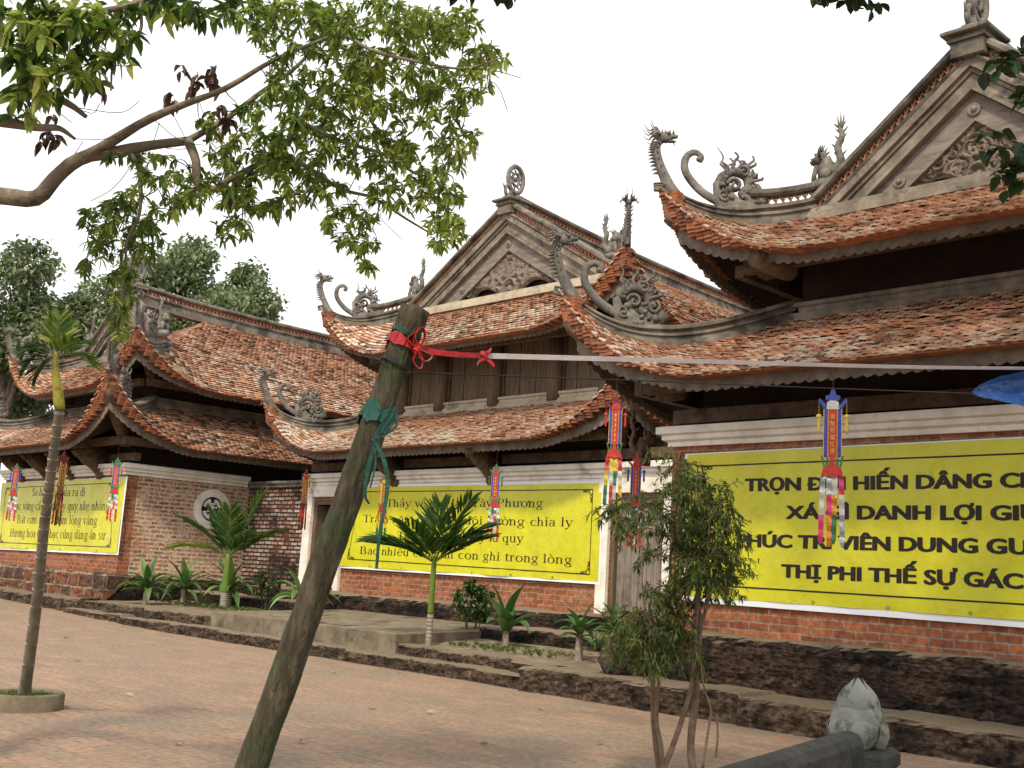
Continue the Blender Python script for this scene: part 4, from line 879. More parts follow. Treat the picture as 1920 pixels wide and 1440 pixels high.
banner('yellow banner between two doorways on the middle hall, black roman lettering behind the areca palm', YM, xz(645, 914, YM), xz(1128, 906, YM), xz(637, 1061, YM), xz(1121, 1091, YM),
    [lm(YM, 'Thầy về cực lạc Tây Phương', 724, 950.5, 1018.6, 951, .19), lm(YM, 'Trăm năm dẫu biệt đôi đường chia ly', 680, 979, 1075.5, 987.5, .19), lm(YM, 'Thầy rằng sinh ký tử quy', 744, 1011, 981, 1017.5, .19), lm(YM, 'Bao nhiêu công ân con ghi trong lòng', 674, 1038.5, 1073, 1058, .19)],
    [xz(676, 922, YM), xz(1112, 918, YM), xz(1105, 1077, YM), xz(652, 1048, YM)], edge=(.0, .04, .06, .05))
banner('yellow banner on the far left hall with black lettering, behind the tall palm trunk', YL, xz(4, 906.5, YL), xz(236, 895, YL), xz(-6, 1027, YL), xz(219, 1037, YL),
    [lm(YL, 'Sa bà một thủa ra đi', 59, 930, 159.5, 930.5, .255), lm(YL, 'Hạc vàng cất cánh tây quy nhẹ nhàng', 22, 955.5, 205, 957, .255), lm(YL, 'Bát cơm ngọc - tấm lòng vàng', 31.7, 981, 182.3, 984, .255), lm(YL, 'Hương hoa đạm bạc cúng dàng ân sư', 17.7, 1006, 196, 1012, .255)],
    [xz(11, 915, YL), xz(212, 905.6, YL), xz(208, 1026, YL), xz(0, 1017, YL)], edge=(.05, .07, .02, .05))

# ------------------------------------------------------------------ hanging cloth streamers
def cloth(name, c, rough=.5, metal=0.): return mat(name, [(.35, tuple(.75*k for k in c)), (.65, c)], scale=14, rough=rough, bump=.5, bscale=30, spec=.4, metal=metal)
RED = cloth('red_satin', (.42, .028, .02)); BLUE = cloth('blue_satin', (.035, .05, .3)); GOLD = cloth('gold_thread', (.62, .38, .06)); GREEN = cloth('green_satin', (.03, .13, .055))
WHT = cloth('white_sequin', (.46, .46, .43)); PINK = cloth('pink_satin', (.55, .03, .13)); SILV = cloth('silver_sequin', (.34, .36, .36), .3, .5); ORAN = cloth('orange_sequin', (.55, .2, .03), .35, .3); YEL = cloth('yellow_satin', (.55, .4, .03)); MAR = cloth('maroon_satin', (.12, .012, .015)); BROWN = cloth('faded_brown_satin', (.2, .1, .03))
def streamer(label, top, sc, rot, cols, glyphs=False, drop=.35):
    T = thing('hanging_streamer', label, 'streamer', top, group='cloth streamers hung from the eaves'); T.rotation_euler = (0, 0, rot); T.scale = (sc*.84, sc, sc)
    def bp(name, m, mb):
        o = mb.build(name, m, None); o.parent = T; ORG[o.name] = ORG[T.name]; return o
    main, side, crown, tails = cols
    s = MB(); s.tube([(0, 0, 0), (0, 0, drop)], .004, 4); bp('cord', MAR, s)
    m = MB(); m.plate([(-.12, -.78), (.12, -.78), (.125, -.2), (-.125, -.2)], (0, 0, 0), (1, 0, 0), (0, 0, 1), .006); pn = bp('panel', side, m)
    m = MB(); m.plate([(-.06, -.78), (.06, -.78), (.06, -.2), (-.06, -.2)], (0, 0, 0), (1, 0, 0), (0, 0, 1), .01); bp('centre_strip', main, m)
    m = MB()
    for x in (-.122, -.062, .062, .122): m.tube([(x, -.009, -.2), (x, -.009, -.78)], .006, 4)
    for k in range(0 if glyphs else 6):
        z = -.3-.082*k; m.plate([(-.022, -.02), (.022, -.02), (.022, -.008), (-.022, -.008)], (0, -.012, z), (1, 0, 0), (0, 0, 1), .002); m.plate([(-.006, -.03), (.006, -.03), (.006, .03), (-.006, .03)], (0, -.014, z), (1, 0, 0), (0, 0, 1), .002); m.plate([(-.02, .01), (.02, .01), (.015, .02), (-.015, .02)], (0, -.0125, z), (1, 0, 0), (0, 0, 1), .002)
    if glyphs:
        for k, ch in enumerate('南無阿彌陀佛'):
            V, F = text_poly(ch)
            if len(V): c = (V.max(0)+V.min(0))/2; V = (V-c)*.07; m.add(np.stack([V[:, 0], np.full(len(V), -.013), V[:, 1]-.29-.083*k], 1), F)
    bp('gold_trim', GOLD, m)
    m = MB(); m.plate([(-.03, -.12), (.03, -.12), (.1, -.08), (.1, -.04), (.045, -.03), (.03, .02), (0, .06), (-.03, .02), (-.045, -.03), (-.1, -.04), (-.1, -.08)], (0, 0, 0), (1, 0, 0), (0, 0, 1), .012)
    for q in (-1, 1): m.plate([(q*.05, -.2), (q*.12, -.2), (q*.2, -.1), (q*.18, -.07), (q*.1, -.14)] if q > 0 else [(q*.05, -.2), (q*.1, -.14), (q*.18, -.07), (q*.2, -.1), (q*.12, -.2)], (0, -.002, 0), (1, 0, 0), (0, 0, 1), .012)
    bp('crown_finial', crown[0], m)
    m = MB(); m.plate([(-.085, -.205), (.085, -.205), (.08, -.12), (.04, -.1), (-.04, -.1), (-.08, -.12)], (0, -.004, 0), (1, 0, 0), (0, 0, 1), .013); bp('crown_rosette', crown[1], m)
    m = MB(); m.plate([(-.16, -1.03), (-.1, -.99), (0, -1.02), (.1, -.99), (.16, -1.03), (.12, -.9), (.05, -.87), (-.05, -.87), (-.12, -.9)], (0, 0, 0), (1, 0, 0), (0, 0, 1), .018); m.plate([(-.045, -.9), (.045, -.9), (.03, -.79), (0, -.76), (-.03, -.79)], (0, -.003, 0), (1, 0, 0), (0, 0, 1), .016); bp('lotus_band', RED if main is not MAR else BROWN, m)
    m = MB()
    for q in (-1, 1): m.plate([(q*.12, -.9), (q*.09, -.9), (q*.13, -.77), (q*.16, -.75)][::q], (0, 0, 0), (1, 0, 0), (0, 0, 1), .01); m.plate([(q*.09, -.88), (q*.05, -.88), (q*.05, -.79), (q*.08, -.79)][::q], (0, 0, 0), (1, 0, 0), (0, 0, 1), .009)
    bp('leaf_petals', GREEN if main is not MAR else BROWN, m)
    for k in range(4):
        x0 = -.125+.083*k; sw = .02*math.sin(k*2.1); zz = [-1.0, -1.22, -1.46, -1.8-.03*(k % 2)]
        for j in range(3):
            m = MB(); wv = []
            for i in range(7):
                u = i/6; z = zz[j]+(zz[j+1]-zz[j])*u; wd = .036*(1 if not (j == 2 and i == 6) else .35); xx = x0*(1+.06*j+.06*u)+sw*(j+u)*.4
                wv += [(xx-wd, .008*math.sin(z*38+k), z), (xx+wd, .008*math.sin(z*38+k+.7), z), (xx+wd, .01+.008*math.sin(z*38+k+.7), z), (xx-wd, .01+.008*math.sin(z*38+k), z)]
            m.add(wv, [(i*4+a, (i+1)*4+a, (i+1)*4+(a+1) % 4, i*4+(a+1) % 4) for i in range(6) for a in range(4)]+[(0, 1, 2, 3), (24, 27, 26, 25)]); bp('tail', tails[(k*3+j) % len(tails)], m)
    for q in (-1, 1):
        m = MB(); m.tube([(q*.19, 0, -.09), (q*.19, 0, -.3)], .003, 4); m.lathe((q*.19, 0, -.5), [(.012, 0), (.025, .03), (.02, .17), (.008, .2)], 7); m.ell((q*.19, 0, -.29), (.04, .02, .03), 6, 5); bp('tassel', crown[2], m)
    return T
TA = [SILV, WHT, PINK, SILV, PINK, ORAN, WHT, ORAN, GREEN, PINK, WHT, SILV]; TB = [RED, YEL, GREEN, YEL, WHT, RED, YEL, GREEN, WHT, RED, WHT, YEL]; TC = [WHT, SILV, RED, GREEN, WHT, RED, SILV, PINK, WHT]; TD = [BROWN, MAR, RED, BROWN]
streamer('blue and red cloth streamer in front of the bold capital lettering', atD(1562, 736, 13.7), 1.0, rad(28), (RED, BLUE, (BLUE, WHT, YEL), TA), True)
streamer('red and blue streamer with yellow tails below the tip of the near hall', atD(1156, 745, 15.2), .8, rad(40), (RED, BLUE, (MAR, RED, RED), TB))
streamer('small red crowned cloth streamer hanging in front of the plank door', atD(1194, 857, 18.9), .82, rad(30), (RED, BLUE, (RED, RED, BLUE), TC))
streamer('red cloth streamer with green crown hanging over the middle banner', atD(931, 874, 21.6), .76, rad(35), (RED, BLUE, (GREEN, RED, GREEN), TC))
streamer('faded orange cloth streamer half hidden behind the dangling green strips', atD(722, 893, 23.6), .72, rad(70), (BROWN, YEL, (BROWN, YEL, ORAN), [ORAN, YEL, GREEN]))
streamer('thin dark red cloth streamer against the damp dark brick wall', atD(575, 884, 25.3), .7, rad(95), (MAR, MAR, (MAR, RED, MAR), [MAR, RED, MAR]))
streamer('red and blue cloth streamer with green crown at the corner of the far hall', atD(221, 861, 27.6), .82, rad(42), (RED, BLUE, (GREEN, GREEN, RED), TC))
streamer('maroon and brown cloth streamer seen edge on over the far left banner', atD(121, 851, 29.2), 1.0, rad(112), (MAR, BROWN, (MAR, MAR, MAR), TD))
streamer('leftmost red and blue cloth streamer, pale tails over the far left banner', atD(32, 872, 31.5), .84, rad(45), (RED, BLUE, (GREEN, RED, BLUE), TC))

# ------------------------------------------------------------------ leaning pole with ribbons, cable and tarpaulin
BARKP = mat('mossy_pole_bark', [(.28, (.02, .016, .01)), (.5, (.065, .052, .033)), (.66, (.125, .102, .068)), (.8, (.33, .29, .23))], scale=5, detail=12, stretch=(2.6, 2.6, .55), bump=1, bscale=11, stain=(.04, .055, .022), stain_scale=2.2, stain_lo=.45, stain_hi=.65, dist=.05)
pb, pt = np.array((-6.9, 4.27, 0.)), atD(779, 578, 7.85)
ax = pt-pb; PL = np.linalg.norm(ax); ax /= PL; s1 = np.cross(ax, (0, 0, 1)); s1 /= np.linalg.norm(s1); s2 = np.cross(s1, ax)
m = MB(); V = []; nA, nZ = 28, 90
for i in range(nZ+1):
    t = i/nZ; r = .108-.018*t+(.012 if t > .965 else 0)
    for k in range(nA):
        a = 2*PI*k/nA; q = Vector((math.cos(a)*2, math.sin(a)*2, t*PL*2.5)); d = .012*noise.fractal(q, 1., 2., 4)+(-.014 if .2 < (a+.6*math.sin(t*4)) % 2.1 < .32 else 0)
        rr = r+d
        V.append(pb+ax*(t*PL)+s1*rr*math.cos(a)+s2*rr*math.sin(a))
F = [(i*nA+k, i*nA+(k+1) % nA, (i+1)*nA+(k+1) % nA, (i+1)*nA+k) for i in range(nZ) for k in range(nA)]
V.append(pt+ax*.03); F += [(nZ*nA+k, nZ*nA+(k+1) % nA, len(V)-1) for k in range(nA)]
m.add(V, F); po = m.build('leaning_pole', BARKP, None, True, loc=pb); tag(po, 'leaning mossy wooden pole planted in the brick courtyard', 'pole')
def onpole(q): t = np.dot(atD(774, q, 7.85)-pb, ax); return pb+ax*t
def pole_t(p): return np.dot(np.array(p)-pb, ax)
def wrap(mb, t0, w_, turns=1, r=.112, th=.004, tilt=.03, wob=.0):
    n = 40*turns; V = []
    for i in range(n+1):
        a = 2*PI*i/40; tt = t0+tilt*math.cos(a)+.01*math.sin(3*a)+w_*.25*(i/n-.5)*(turns > 1)
        for dz, dr in ((-w_/2, 0), (w_/2, .0), (w_/2, th), (-w_/2, th)):
            rr = r-.018*tt/PL+dr+.006*abs(math.sin(5*a))+wob*noise.noise(Vector((math.cos(a)*3, math.sin(a)*3, dz*20)))
            V.append(pb+ax*(tt+dz*(1+.35*math.sin(4*a+1)))+s1*rr*math.cos(a)+s2*rr*math.sin(a))
    mb.add(V, [(i*4+a, (i+1)*4+a, (i+1)*4+(a+1) % 4, i*4+(a+1) % 4) for i in range(n) for a in range(4)])
def strip(mb, P, wv, w0, w1=None, th=.002, curl=0., rnd=.5):
    P = bez(P, 30); w1 = w1 or w0; V = []; n = len(P); wv = np.array(wv, float); wv /= np.linalg.norm(wv)
    for i in range(n):
        T_ = P[min(i+1, n-1)]-P[max(i-1, 0)]; T_ /= np.linalg.norm(T_); c = math.cos(curl*i/n*2*PI); s_ = math.sin(curl*i/n*2*PI); b = np.cross(T_, wv); d = wv*c+b*s_; nn = np.cross(T_, d); w_ = (w0+(w1-w0)*i/n)/2
        V += [P[i]-d*w_-nn*th, P[i]+d*w_-nn*th, P[i]+d*w_+nn*th, P[i]-d*w_+nn*th]
    mb.add(V, [(i*4+a, (i+1)*4+a, (i+1)*4+(a+1) % 4, i*4+(a+1) % 4) for i in range(n-1) for a in range(4)]+[(3, 2, 1, 0), (4*n-4, 4*n-3, 4*n-2, 4*n-1)], rnd)
REDP = mat('red_plastic_tape', [(0, (.42, .012, .02)), (1, (.55, .03, .035))], scale=9, rough=.3, spec=.5, bump=.4, trans=.25)
WHP = mat('translucent_white_tape', [(0, (.55, .5, .5)), (1, (.68, .64, .64))], scale=6, rough=.35, spec=.4, bump=.3, trans=.35)
TEAL = mat('green_plastic_string', [(.3, (.015, .075, .06)), (.7, (.05, .16, .125))], scale=20, rough=.4, bump=.5, trans=.2)
BLK = mat('black_cable', [(0, (.012, .012, .014)), (1, (.03, .03, .033))], scale=4, rough=.4, bump=0)
tr_ = pole_t(onpole(655)); R_ = MB(); wrap(R_, tr_, .06, 2, .118, wob=.01)
kn = atD(783, 655, 7.72); up3 = np.array([0, 0, 1.])
R_.ell(kn, (.03, .03, .03), 8, 6, amp=.5)
for dx, dz, w_ in ((.03, .15, .07), (-.02, .11, .05), (.06, -.08, .06), (.02, -.13, .04)):
    e = kn+RT*dx+UP*dz; strip(R_, [kn, kn+RT*dx*1.6+UP*dz*.5, e, kn+RT*(dx-.05)+UP*dz*.6, kn], RT*.3-FW, w_)
k2 = atD(908, 667, 7.95); strip(R_, [kn, (kn+k2)/2-up3*.01, k2], UP, .04, .035); R_.ell(k2, (.035, .03, .035), 8, 6, amp=.6)
for a, b in ((.07, -.06), (.05, .04), (-.05, -.05)): strip(R_, [k2, k2+RT*a*.7+UP*b*.8, k2+RT*a+UP*b*1.2], FW+UP, .05, .03)
tag(R_.build('red_ribbon', REDP, None, loc=kn), 'red plastic ribbon knotted round the top of the leaning pole', 'ribbon')
R_ = MB(); e = atD(2080, 692, 10.2); strip(R_, [k2, atD(1300, 677, 8.7), atD(1700, 688, 9.4), e], UP, .038, .024, curl=.09); tag(R_.build('white_ribbon', WHP, None, loc=k2), 'long white plastic ribbon stretched from the red knot across the eaves', 'ribbon')
R_ = MB(); tt = pole_t(onpole(805)); wrap(R_, tt, .11, 2, .12, wob=.02); kt = atD(704, 822, 7.62)
for pts, w_ in (([(704, 822), (728, 790), (742, 765), (738, 790), (720, 812)], .03), ([(700, 826), (716, 796), (738, 772), (742, 800), (715, 820)], .026), ([(704, 828), (722, 870), (726, 920), (712, 1000), (706, 1066)], .032), ([(702, 830), (690, 880), (684, 925), (692, 945)], .03), ([(702, 832), (704, 870), (694, 915)], .016)):
    strip(R_, [atD(p, q, 7.62+.02*i) for i, (p, q) in enumerate(pts)], RT*.9+FW*.3, w_, w_*.7, curl=.15)
tag(R_.build('green_string', TEAL, None, loc=kt), 'green plastic string wound round the pole with dangling strips', 'string')
R_ = MB(); t3 = pole_t(onpole(700))
for k in range(2): wrap(R_, t3+.012*k-.006, .012, 1, .114, .01, .035)
R_.tube(bez([onpole(703)+s1*.11, atD(700, 668, 7.8), atD(694, 660, 7.82)], 8), .004, 5)
R_.tube(bez([atD(752, 698, 7.72), atD(1150, 712, 8.4), atD(1500, 726, 9.0), atD(1822, 738, 9.5)], 30), .0055, 5); tag(R_.build('black_cable', BLK, None, loc=atD(745, 697, 7.72)), 'thin black cable tied round the pole below the red ribbon', 'cable')
R_ = MB(); t4 = pole_t(onpole(634))
for k in range(3): wrap(R_, t4+.014*k, .008, 1, .112, .006, .012)
tag(R_.build('green_twine', TEAL, None, loc=onpole(634)), 'green twine loops near the pole top, above the red ribbon', 'twine')
BTARP = mat('blue_tarpaulin', [(.3, (.012, .045, .17)), (.7, (.03, .11, .33))], scale=5, rough=.4, spec=.4, bump=.6, bscale=9, dist=.03, trans=.1)
t_ = MB(); rows = [[(1822, 738), (1850, 733), (1900, 738), (1980, 745), (2120, 755)], [(1822, 735), (1850, 722), (1900, 712), (1980, 705), (2120, 705)], [(1822, 733), (1848, 716), (1900, 700), (1980, 690), (2120, 685)], [(1824, 740), (1860, 748), (1900, 757), (1980, 775), (2120, 800)]]
rows = [rows[2], rows[1], rows[0], rows[3]]; G = []
for j, r_ in enumerate(rows):
    P = bez([atD(p, q, 9.5+.0016*(p-1822)+(.0, .18, .1, -.05)[j]*min(1, (p-1822)/60)) for p, q in r_], 32); G.append(P)
G = [bez([g_[i] for g_ in G], 12) for i in range(len(G[0]))]; nJ = len(G[0]); V = []
for i, c_ in enumerate(G):
    for j, q in enumerate(c_): V.append(q+FW*.03*noise.noise(Vector((i*.4, j*.8, 1)))+UP*.012*noise.noise(Vector((i*.5, j*.3, 7))))
t_.add(V, [(i*nJ+j, (i+1)*nJ+j, (i+1)*nJ+j+1, i*nJ+j+1) for i in range(len(G)-1) for j in range(nJ-1)])
tag(t_.build('blue_tarpaulin', BTARP, None, True, loc=V[0]), 'blue plastic tarpaulin tied to the end of the black cable', 'tarpaulin')

# ------------------------------------------------------------------ stone rail with lotus bud
lp = atD(1608, 1400, 6.4); zt = lp[2]
dirx = atD(1290, 1440, 4.55)-atD(1565, 1366, 6.25); dirx[2] = 0; dirx /= np.linalg.norm(dirx); nx = np.array([-dirx[1], dirx[0], 0])
T = thing('stone_balustrade', 'dark stone balustrade rail ending in a square post with a carved cap', 'balustrade', (lp[0], lp[1], 0))
def obox(mb, c, hx, hy, z0, z1, bev=.015):
    V = []; 
    for z, k in ((z0, bev), (z0+bev, 0), (z1-bev, 0), (z1, bev)):
        for a, b in ((-1, -1), (1, -1), (1, 1), (-1, 1)): V.append(np.array((c[0], c[1], 0))+dirx*a*(hx-k)+nx*b*(hy-k)+np.array([0, 0, z]))
    F = [(3, 2, 1, 0), (12, 13, 14, 15)]+[(L*4+i, L*4+(i+1) % 4, L*4+4+(i+1) % 4, L*4+4+i) for L in range(3) for i in range(4)]
    mb.add(V, F)
m = MB(); obox(m, lp, .14, .14, 0, zt-.2); m.build('post', GSTONE, T)
m = MB(); obox(m, lp, .24, .24, zt-.2, zt-.12, .02); obox(m, lp, .19, .19, zt-.12, zt-.0, .03); m.build('post_cap', GSTONE, T)
m = MB(); e0 = lp+dirx*.2; rz_ = zt+.1; prof = [(.085, -.62), (.085, -.06), (.06, -.015), (.02, 0), (-.02, 0), (-.06, -.015), (-.085, -.06), (-.085, -.62)]
m.sweep(prof, [np.array((e0[0], e0[1], rz_))+dirx*t for t in np.linspace(0, 4.2, 30)]); m.build('rail', GSTONE, T)
T = thing('lotus_bud', 'pale grey stone lotus bud standing on the balustrade post', 'stone carving', lp)
m = MB(); m.lathe(lp, [(.12, 0), (.138, .05), (.138, .14), (.11, .24), (.06, .32), (.01, .36)], 18); m.build('core', GROOVE, T, True)
for ring_, (n, z0, hh, r0, r1, ph) in enumerate(((6, .003, .19, .125, .165, .2), (6, .05, .235, .125, .15, .7), (5, .14, .235, .1, .12, .25))):
    for k in range(n):
        a = 2*PI*(k+ph)/n; d = np.array([math.cos(a), math.sin(a), 0]); sdd = np.array([-d[1], d[0], 0]); V = []; nu, nv = 8, 8
        for i in range(nu+1):
            for j in range(nv+1):
                u = i/nu; v = j/nv*2-1; wv_ = (.078 if ring_ < 2 else .062)*math.sin(PI*min(1, .12+u*.85))**.6*(1-u**6); bul = r0+(r1-r0)*math.sin(PI*min(1, u*.9+.1))-((.08, .095, .105)[ring_]*u**2.8 if ring_ else .02*u**3)
                V.append(lp+d*(max(.012, bul)-.05*v*v*(1-u)+.01)+sdd*wv_*v*(1 if ring_ < 2 else 1.12)+np.array([0, 0, z0+hh*u]))
        b = len(V); V += [q-d*.02 for q in V]; F = [(i*(nv+1)+j, (i+1)*(nv+1)+j, (i+1)*(nv+1)+j+1, i*(nv+1)+j+1) for i in range(nu) for j in range(nv)]
        m = MB(); m.add(V, F+[tuple(q+b for q in f[::-1]) for f in F]); m.build('petal', LSTONE, T, True)
m = MB(); V = []; c = atY(1172, 1240, 13.2); m.ell(c+[0, 0, .0], (.36, .3, .42), 22, 14, amp=.35)
bo = m.build('boulder', KERB, None, True, loc=c); tag(bo, 'rough mossy stone block beside the plinth of the near hall', 'stone block')

# ------------------------------------------------------------------ vegetation
def nrmz(a): return a/(np.linalg.norm(a, axis=-1, keepdims=True)+1e-9)
def leaves(mb, P, D, L, Wd, rnd, fold=.25, droop=.25, tip=.5, N=None):
    """folded pointed leaves: 7 points, two faces each"""
    n = len(P); D = nrmz(D); up = np.tile([0, 0, 1.], (n, 1)) if N is None else N
    S = nrmz(np.cross(D, up+RNG.normal(0, .35, (n, 3)))); U = np.cross(S, D); L = np.broadcast_to(L, (n,)); Wd = np.broadcast_to(Wd, (n,))
    K = [(0, 0, 0), (-.3, .16, fold*.6), (-.5, .42, fold), (-.36, .72, fold*.7), (0, 1, 0), (.36, .72, fold*.7), (.5, .42, fold), (.3, .16, fold*.6), (0, .5, 0)]
    V = np.stack([P+D*(L*b)[:, None]+S*(Wd*a)[:, None]+U*(Wd*c)[:, None]-np.array([0, 0, 1.])*(L*droop*b*b)[:, None] for a, b, c in K], 1)
    fast_add(mb, V, [(0, 8, 4, 3, 2, 1), (0, 7, 6, 5, 4, 8)], rnd)
def rosette(mb, p, d, n, L, Wd, rlo, rhi, spread=.9, fold=.25, droop=.3):
    """n leaves round a twig end p pointing d"""
    d = np.array(d, float); R = RNG.normal(0, 1, (n, 3)); R = nrmz(R-np.outer(R@d, d)/max(1e-6, d@d)); D = nrmz(d)[None, :]*RNG.uniform(.1, 1, (n, 1))+R*spread
    P = np.array(p)[None, :]-nrmz(d)[None, :]*RNG.uniform(0, L*.7, (n, 1))
    leaves(mb, P, D, L*RNG.uniform(.7, 1.15, n), Wd*RNG.uniform(.8, 1.15, n), RNG.uniform(rlo, rhi, n), fold, droop)

BARK = mat('pale_tree_bark', [(.25, (.09, .07, .05)), (.55, (.22, .18, .135)), (.8, (.36, .31, .25))], scale=6, detail=8, bump=.6, bscale=30, stain=(.06, .055, .035), stain_scale=3)
BARKD = mat('dark_tree_bark', [(.3, (.04, .03, .022)), (.7, (.12, .09, .065))], scale=6, detail=8, bump=.7, bscale=30)
LF1 = leafmat('glossy_green_leaf', [(0, (.025, .06, .012)), (.35, (.11, .185, .028)), (.7, (.28, .37, .06)), (1, (.56, .56, .15))], trans=.52)
LF2 = leafmat('dark_round_leaf', [(0, (.008, .02, .006)), (.7, (.03, .07, .015)), (1, (.06, .12, .02))], trans=.3)
LFB = leafmat('far_tree_leaf', [(0, (.055, .08, .035)), (.5, (.17, .225, .1)), (1, (.38, .43, .26))], trans=.35, rough=.6)
LFD = leafmat('dead_brown_leaf', [(0, (.05, .025, .015)), (1, (.14, .075, .045))], trans=.2)

def grow(skel, targets, twig, leafmb, dep, nleaf, L, Wd, rlo, rhi, r0=.007, sag=.1, seed_dir=None, fine=None):
    """connect each target to the nearest branch point with a curved twig that ends in leaves"""
    nodes = np.array(skel); 
    order = np.argsort([np.min(np.linalg.norm(nodes-t, axis=1)) for t in targets])
    for k in order:
        t = targets[k]; dd = np.linalg.norm(nodes-t, axis=1); j = int(np.argmin(dd)); a = nodes[j]; v = t-a; ln = np.linalg.norm(v)
        if ln < .03: continue
        m1 = a+v*.35+np.array([0, 0, .12*ln])+RNG.normal(0, .05*ln, 3); m2 = a+v*.7+np.array([0, 0, sag*ln])+RNG.normal(0, .05*ln, 3)
        P = bez([a, m1, m2, t], 9); twig.tube(P, np.linspace(r0*(1+ln*.8), r0*.45, len(P)), 4, cap=False)
        nodes = np.concatenate([nodes, P[2:]])
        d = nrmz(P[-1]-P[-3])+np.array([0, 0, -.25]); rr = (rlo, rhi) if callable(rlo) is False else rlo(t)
        rosette(leafmb, t, d, nleaf+RNG.integers(-2, 3), L, Wd, *rr)
        if ln > .25:
            for q in P[3:-1:2]: rosette(leafmb, q+RNG.normal(0, .02, 3), d+RNG.normal(0, .6, 3), max(3, nleaf//2), L*.9, Wd*.9, *rr)

def limb(mb, pts, r0, r1, n=9, name=None):
    P = bez(pts, 26); R = np.linspace(r0, r1, len(P)); P = P+np.array([[.02*noise.noise(Vector(p*2.1)), .02*noise.noise(Vector(p*2.1+7)), .02*noise.noise(Vector(p*2.1+13))] for p in P])*min(1, r0*14)
    R = R*np.array([1+.15*noise.noise(Vector(p*5)) for p in P]); mb.tube(P, R, n); return P

# --- big tree at the left, its limbs reaching across the top of the view
tb = atZ(-330, 1560, 0.)
def px(p, q, D): return atD(p, q, D)
trunk_top = px(-240, 300, 8.6); base = np.array((trunk_top[0]+.3, trunk_top[1]-.2, 0.))
T = thing('broadleaf_tree', 'large leafy tree at the left whose long limb reaches across the sky', 'tree', base)
m = MB(); P0 = limb(m, [base, base+[.1, .1, 1.2], base+[.05, .1, 2.6], px(-260, 560, 8.5), px(-200, 420, 8.3)], .24, .13, 14); P1 = limb(m, [px(-260, 560, 8.5), px(-300, 150, 8.4), px(-260, -250, 8.3), px(-150, -600, 8.2)], .15, .07, 10); m.build('trunk', BARK, T, True)
sk = []
def branch(pts, r0, r1, D=8.0, keep=True):
    m = MB(); P = limb(m, [px(p, q, d) for p, q, d in pts], r0, r1); m.build('limb', BARK, T, True); sk.extend(list(P)); return P
branch([(-200, 420, 8.3), (-100, 372, 8.1), (0, 371, 8.0), (68, 374, 8.0), (105, 335, 8.0), (150, 298, 8.0), (215, 287, 8.0), (300, 272, 8.0), (352, 264, 8.0)], .075, .03)
branch([(148, 297, 8.0), (205, 268, 7.95), (285, 222, 7.9), (350, 193, 7.8), (420, 165, 7.7), (520, 110, 7.7), (640, 60, 7.7), (745, 25, 7.8)], .04, .005)
branch([(352, 264, 8.0), (366, 300, 7.95), (368, 335, 7.9), (386, 360, 7.9), (430, 335, 7.9), (520, 286, 8.0), (560, 232, 8.0), (590, 190, 8.1), (680, 120, 8.2)], .034, .012)
branch([(352, 264, 8.0), (420, 225, 8.2), (480, 180, 8.3), (560, 120, 8.4), (620, 40, 8.5)], .026, .01)
branch([(520, 286, 8.0), (575, 312, 8.1), (640, 355, 8.2), (700, 372, 8.3), (760, 410, 8.4), (810, 440, 8.4)], .02, .006)
branch([(565, 230, 8.0), (640, 265, 7.9), (720, 290, 7.8), (800, 330, 7.8), (860, 285, 7.8)], .018, .006)
branch([(640, 60, 7.7), (700, 95, 7.6), (790, 118, 7.5), (870, 128, 7.5), (935, 110, 7.5)], .015, .005)
branch([(245, 285, 8.0), (262, 330, 7.9), (262, 400, 7.85), (240, 450, 7.8), (232, 520, 7.8), (228, 600, 7.8)], .016, .006)
branch([(-200, 420, 8.3), (-120, 215, 7.6), (0, 186, 7.4), (85, 180, 7.3), (130, 196, 7.3), (160, 218, 7.3)], .05, .014)
branch([(-120, 215, 7.6), (0, 229, 7.5), (70, 238, 7.45), (110, 240, 7.4), (140, 260, 7.4)], .045, .01)
branch([(-150, 100, 7.5), (0, 120, 7.2), (120, 40, 7.0), (240, 10, 7.0), (330, -20, 7.0)], .03, .01)
branch([(330, -20, 7.0), (268, 0, 6.9), (262, 60, 6.9), (215, 115, 6.9), (208, 170, 6.9)], .014, .006)
tg = []; tgd = []
blobs = [(470, 20, 70, 35, 16), (560, 55, 90, 55, 34), (690, 50, 110, 55, 40), (800, 60, 70, 50, 26), (860, 50, 40, 40, 10), (900, 115, 50, 35, 14), (610, 140, 110, 55, 36), (740, 150, 100, 55, 32), (820, 200, 60, 50, 16), (655, 225, 120, 45, 34), (520, 215, 80, 55, 24), (480, 300, 80, 50, 22), (560, 300, 80, 45, 22), (690, 290, 100, 35, 22), (790, 305, 80, 40, 18), (430, 355, 50, 35, 12), (350, 345, 50, 40, 14), (300, 325, 40, 30, 7), (235, 298, 35, 15, 5), (500, 385, 50, 25, 9), (430, 430, 40, 22, 6), (590, 365, 60, 30, 12), (650, 420, 55, 40, 13), (680, 465, 30, 22, 5), (830, 430, 45, 40, 13), (755, 365, 70, 30, 14), (845, 370, 30, 30, 6), (690, 500, 18, 8, 2), (860, 265, 40, 30, 8),
         (190, 410, 40, 35, 11), (245, 400, 45, 45, 16), (275, 455, 35, 35, 9), (200, 465, 40, 25, 8), (232, 520, 30, 25, 7), (160, 505, 20, 12, 3), (232, 575, 28, 35, 9), (226, 620, 20, 20, 4), (330, 390, 50, 20, 5), (880, 160, 40, 30, 7), (400, 265, 50, 40, 8)]
for cx_, cy, rx, ry, n in blobs:
    for _ in range(int(n*2.6)):
        a, r = RNG.uniform(0, 2*PI), math.sqrt(RNG.uniform(0, 1)); tg.append(px(cx_+rx*r*math.cos(a), cy+ry*r*math.sin(a), 8.0+RNG.uniform(-.6, .75)))
tw = MB(); fo = MB()
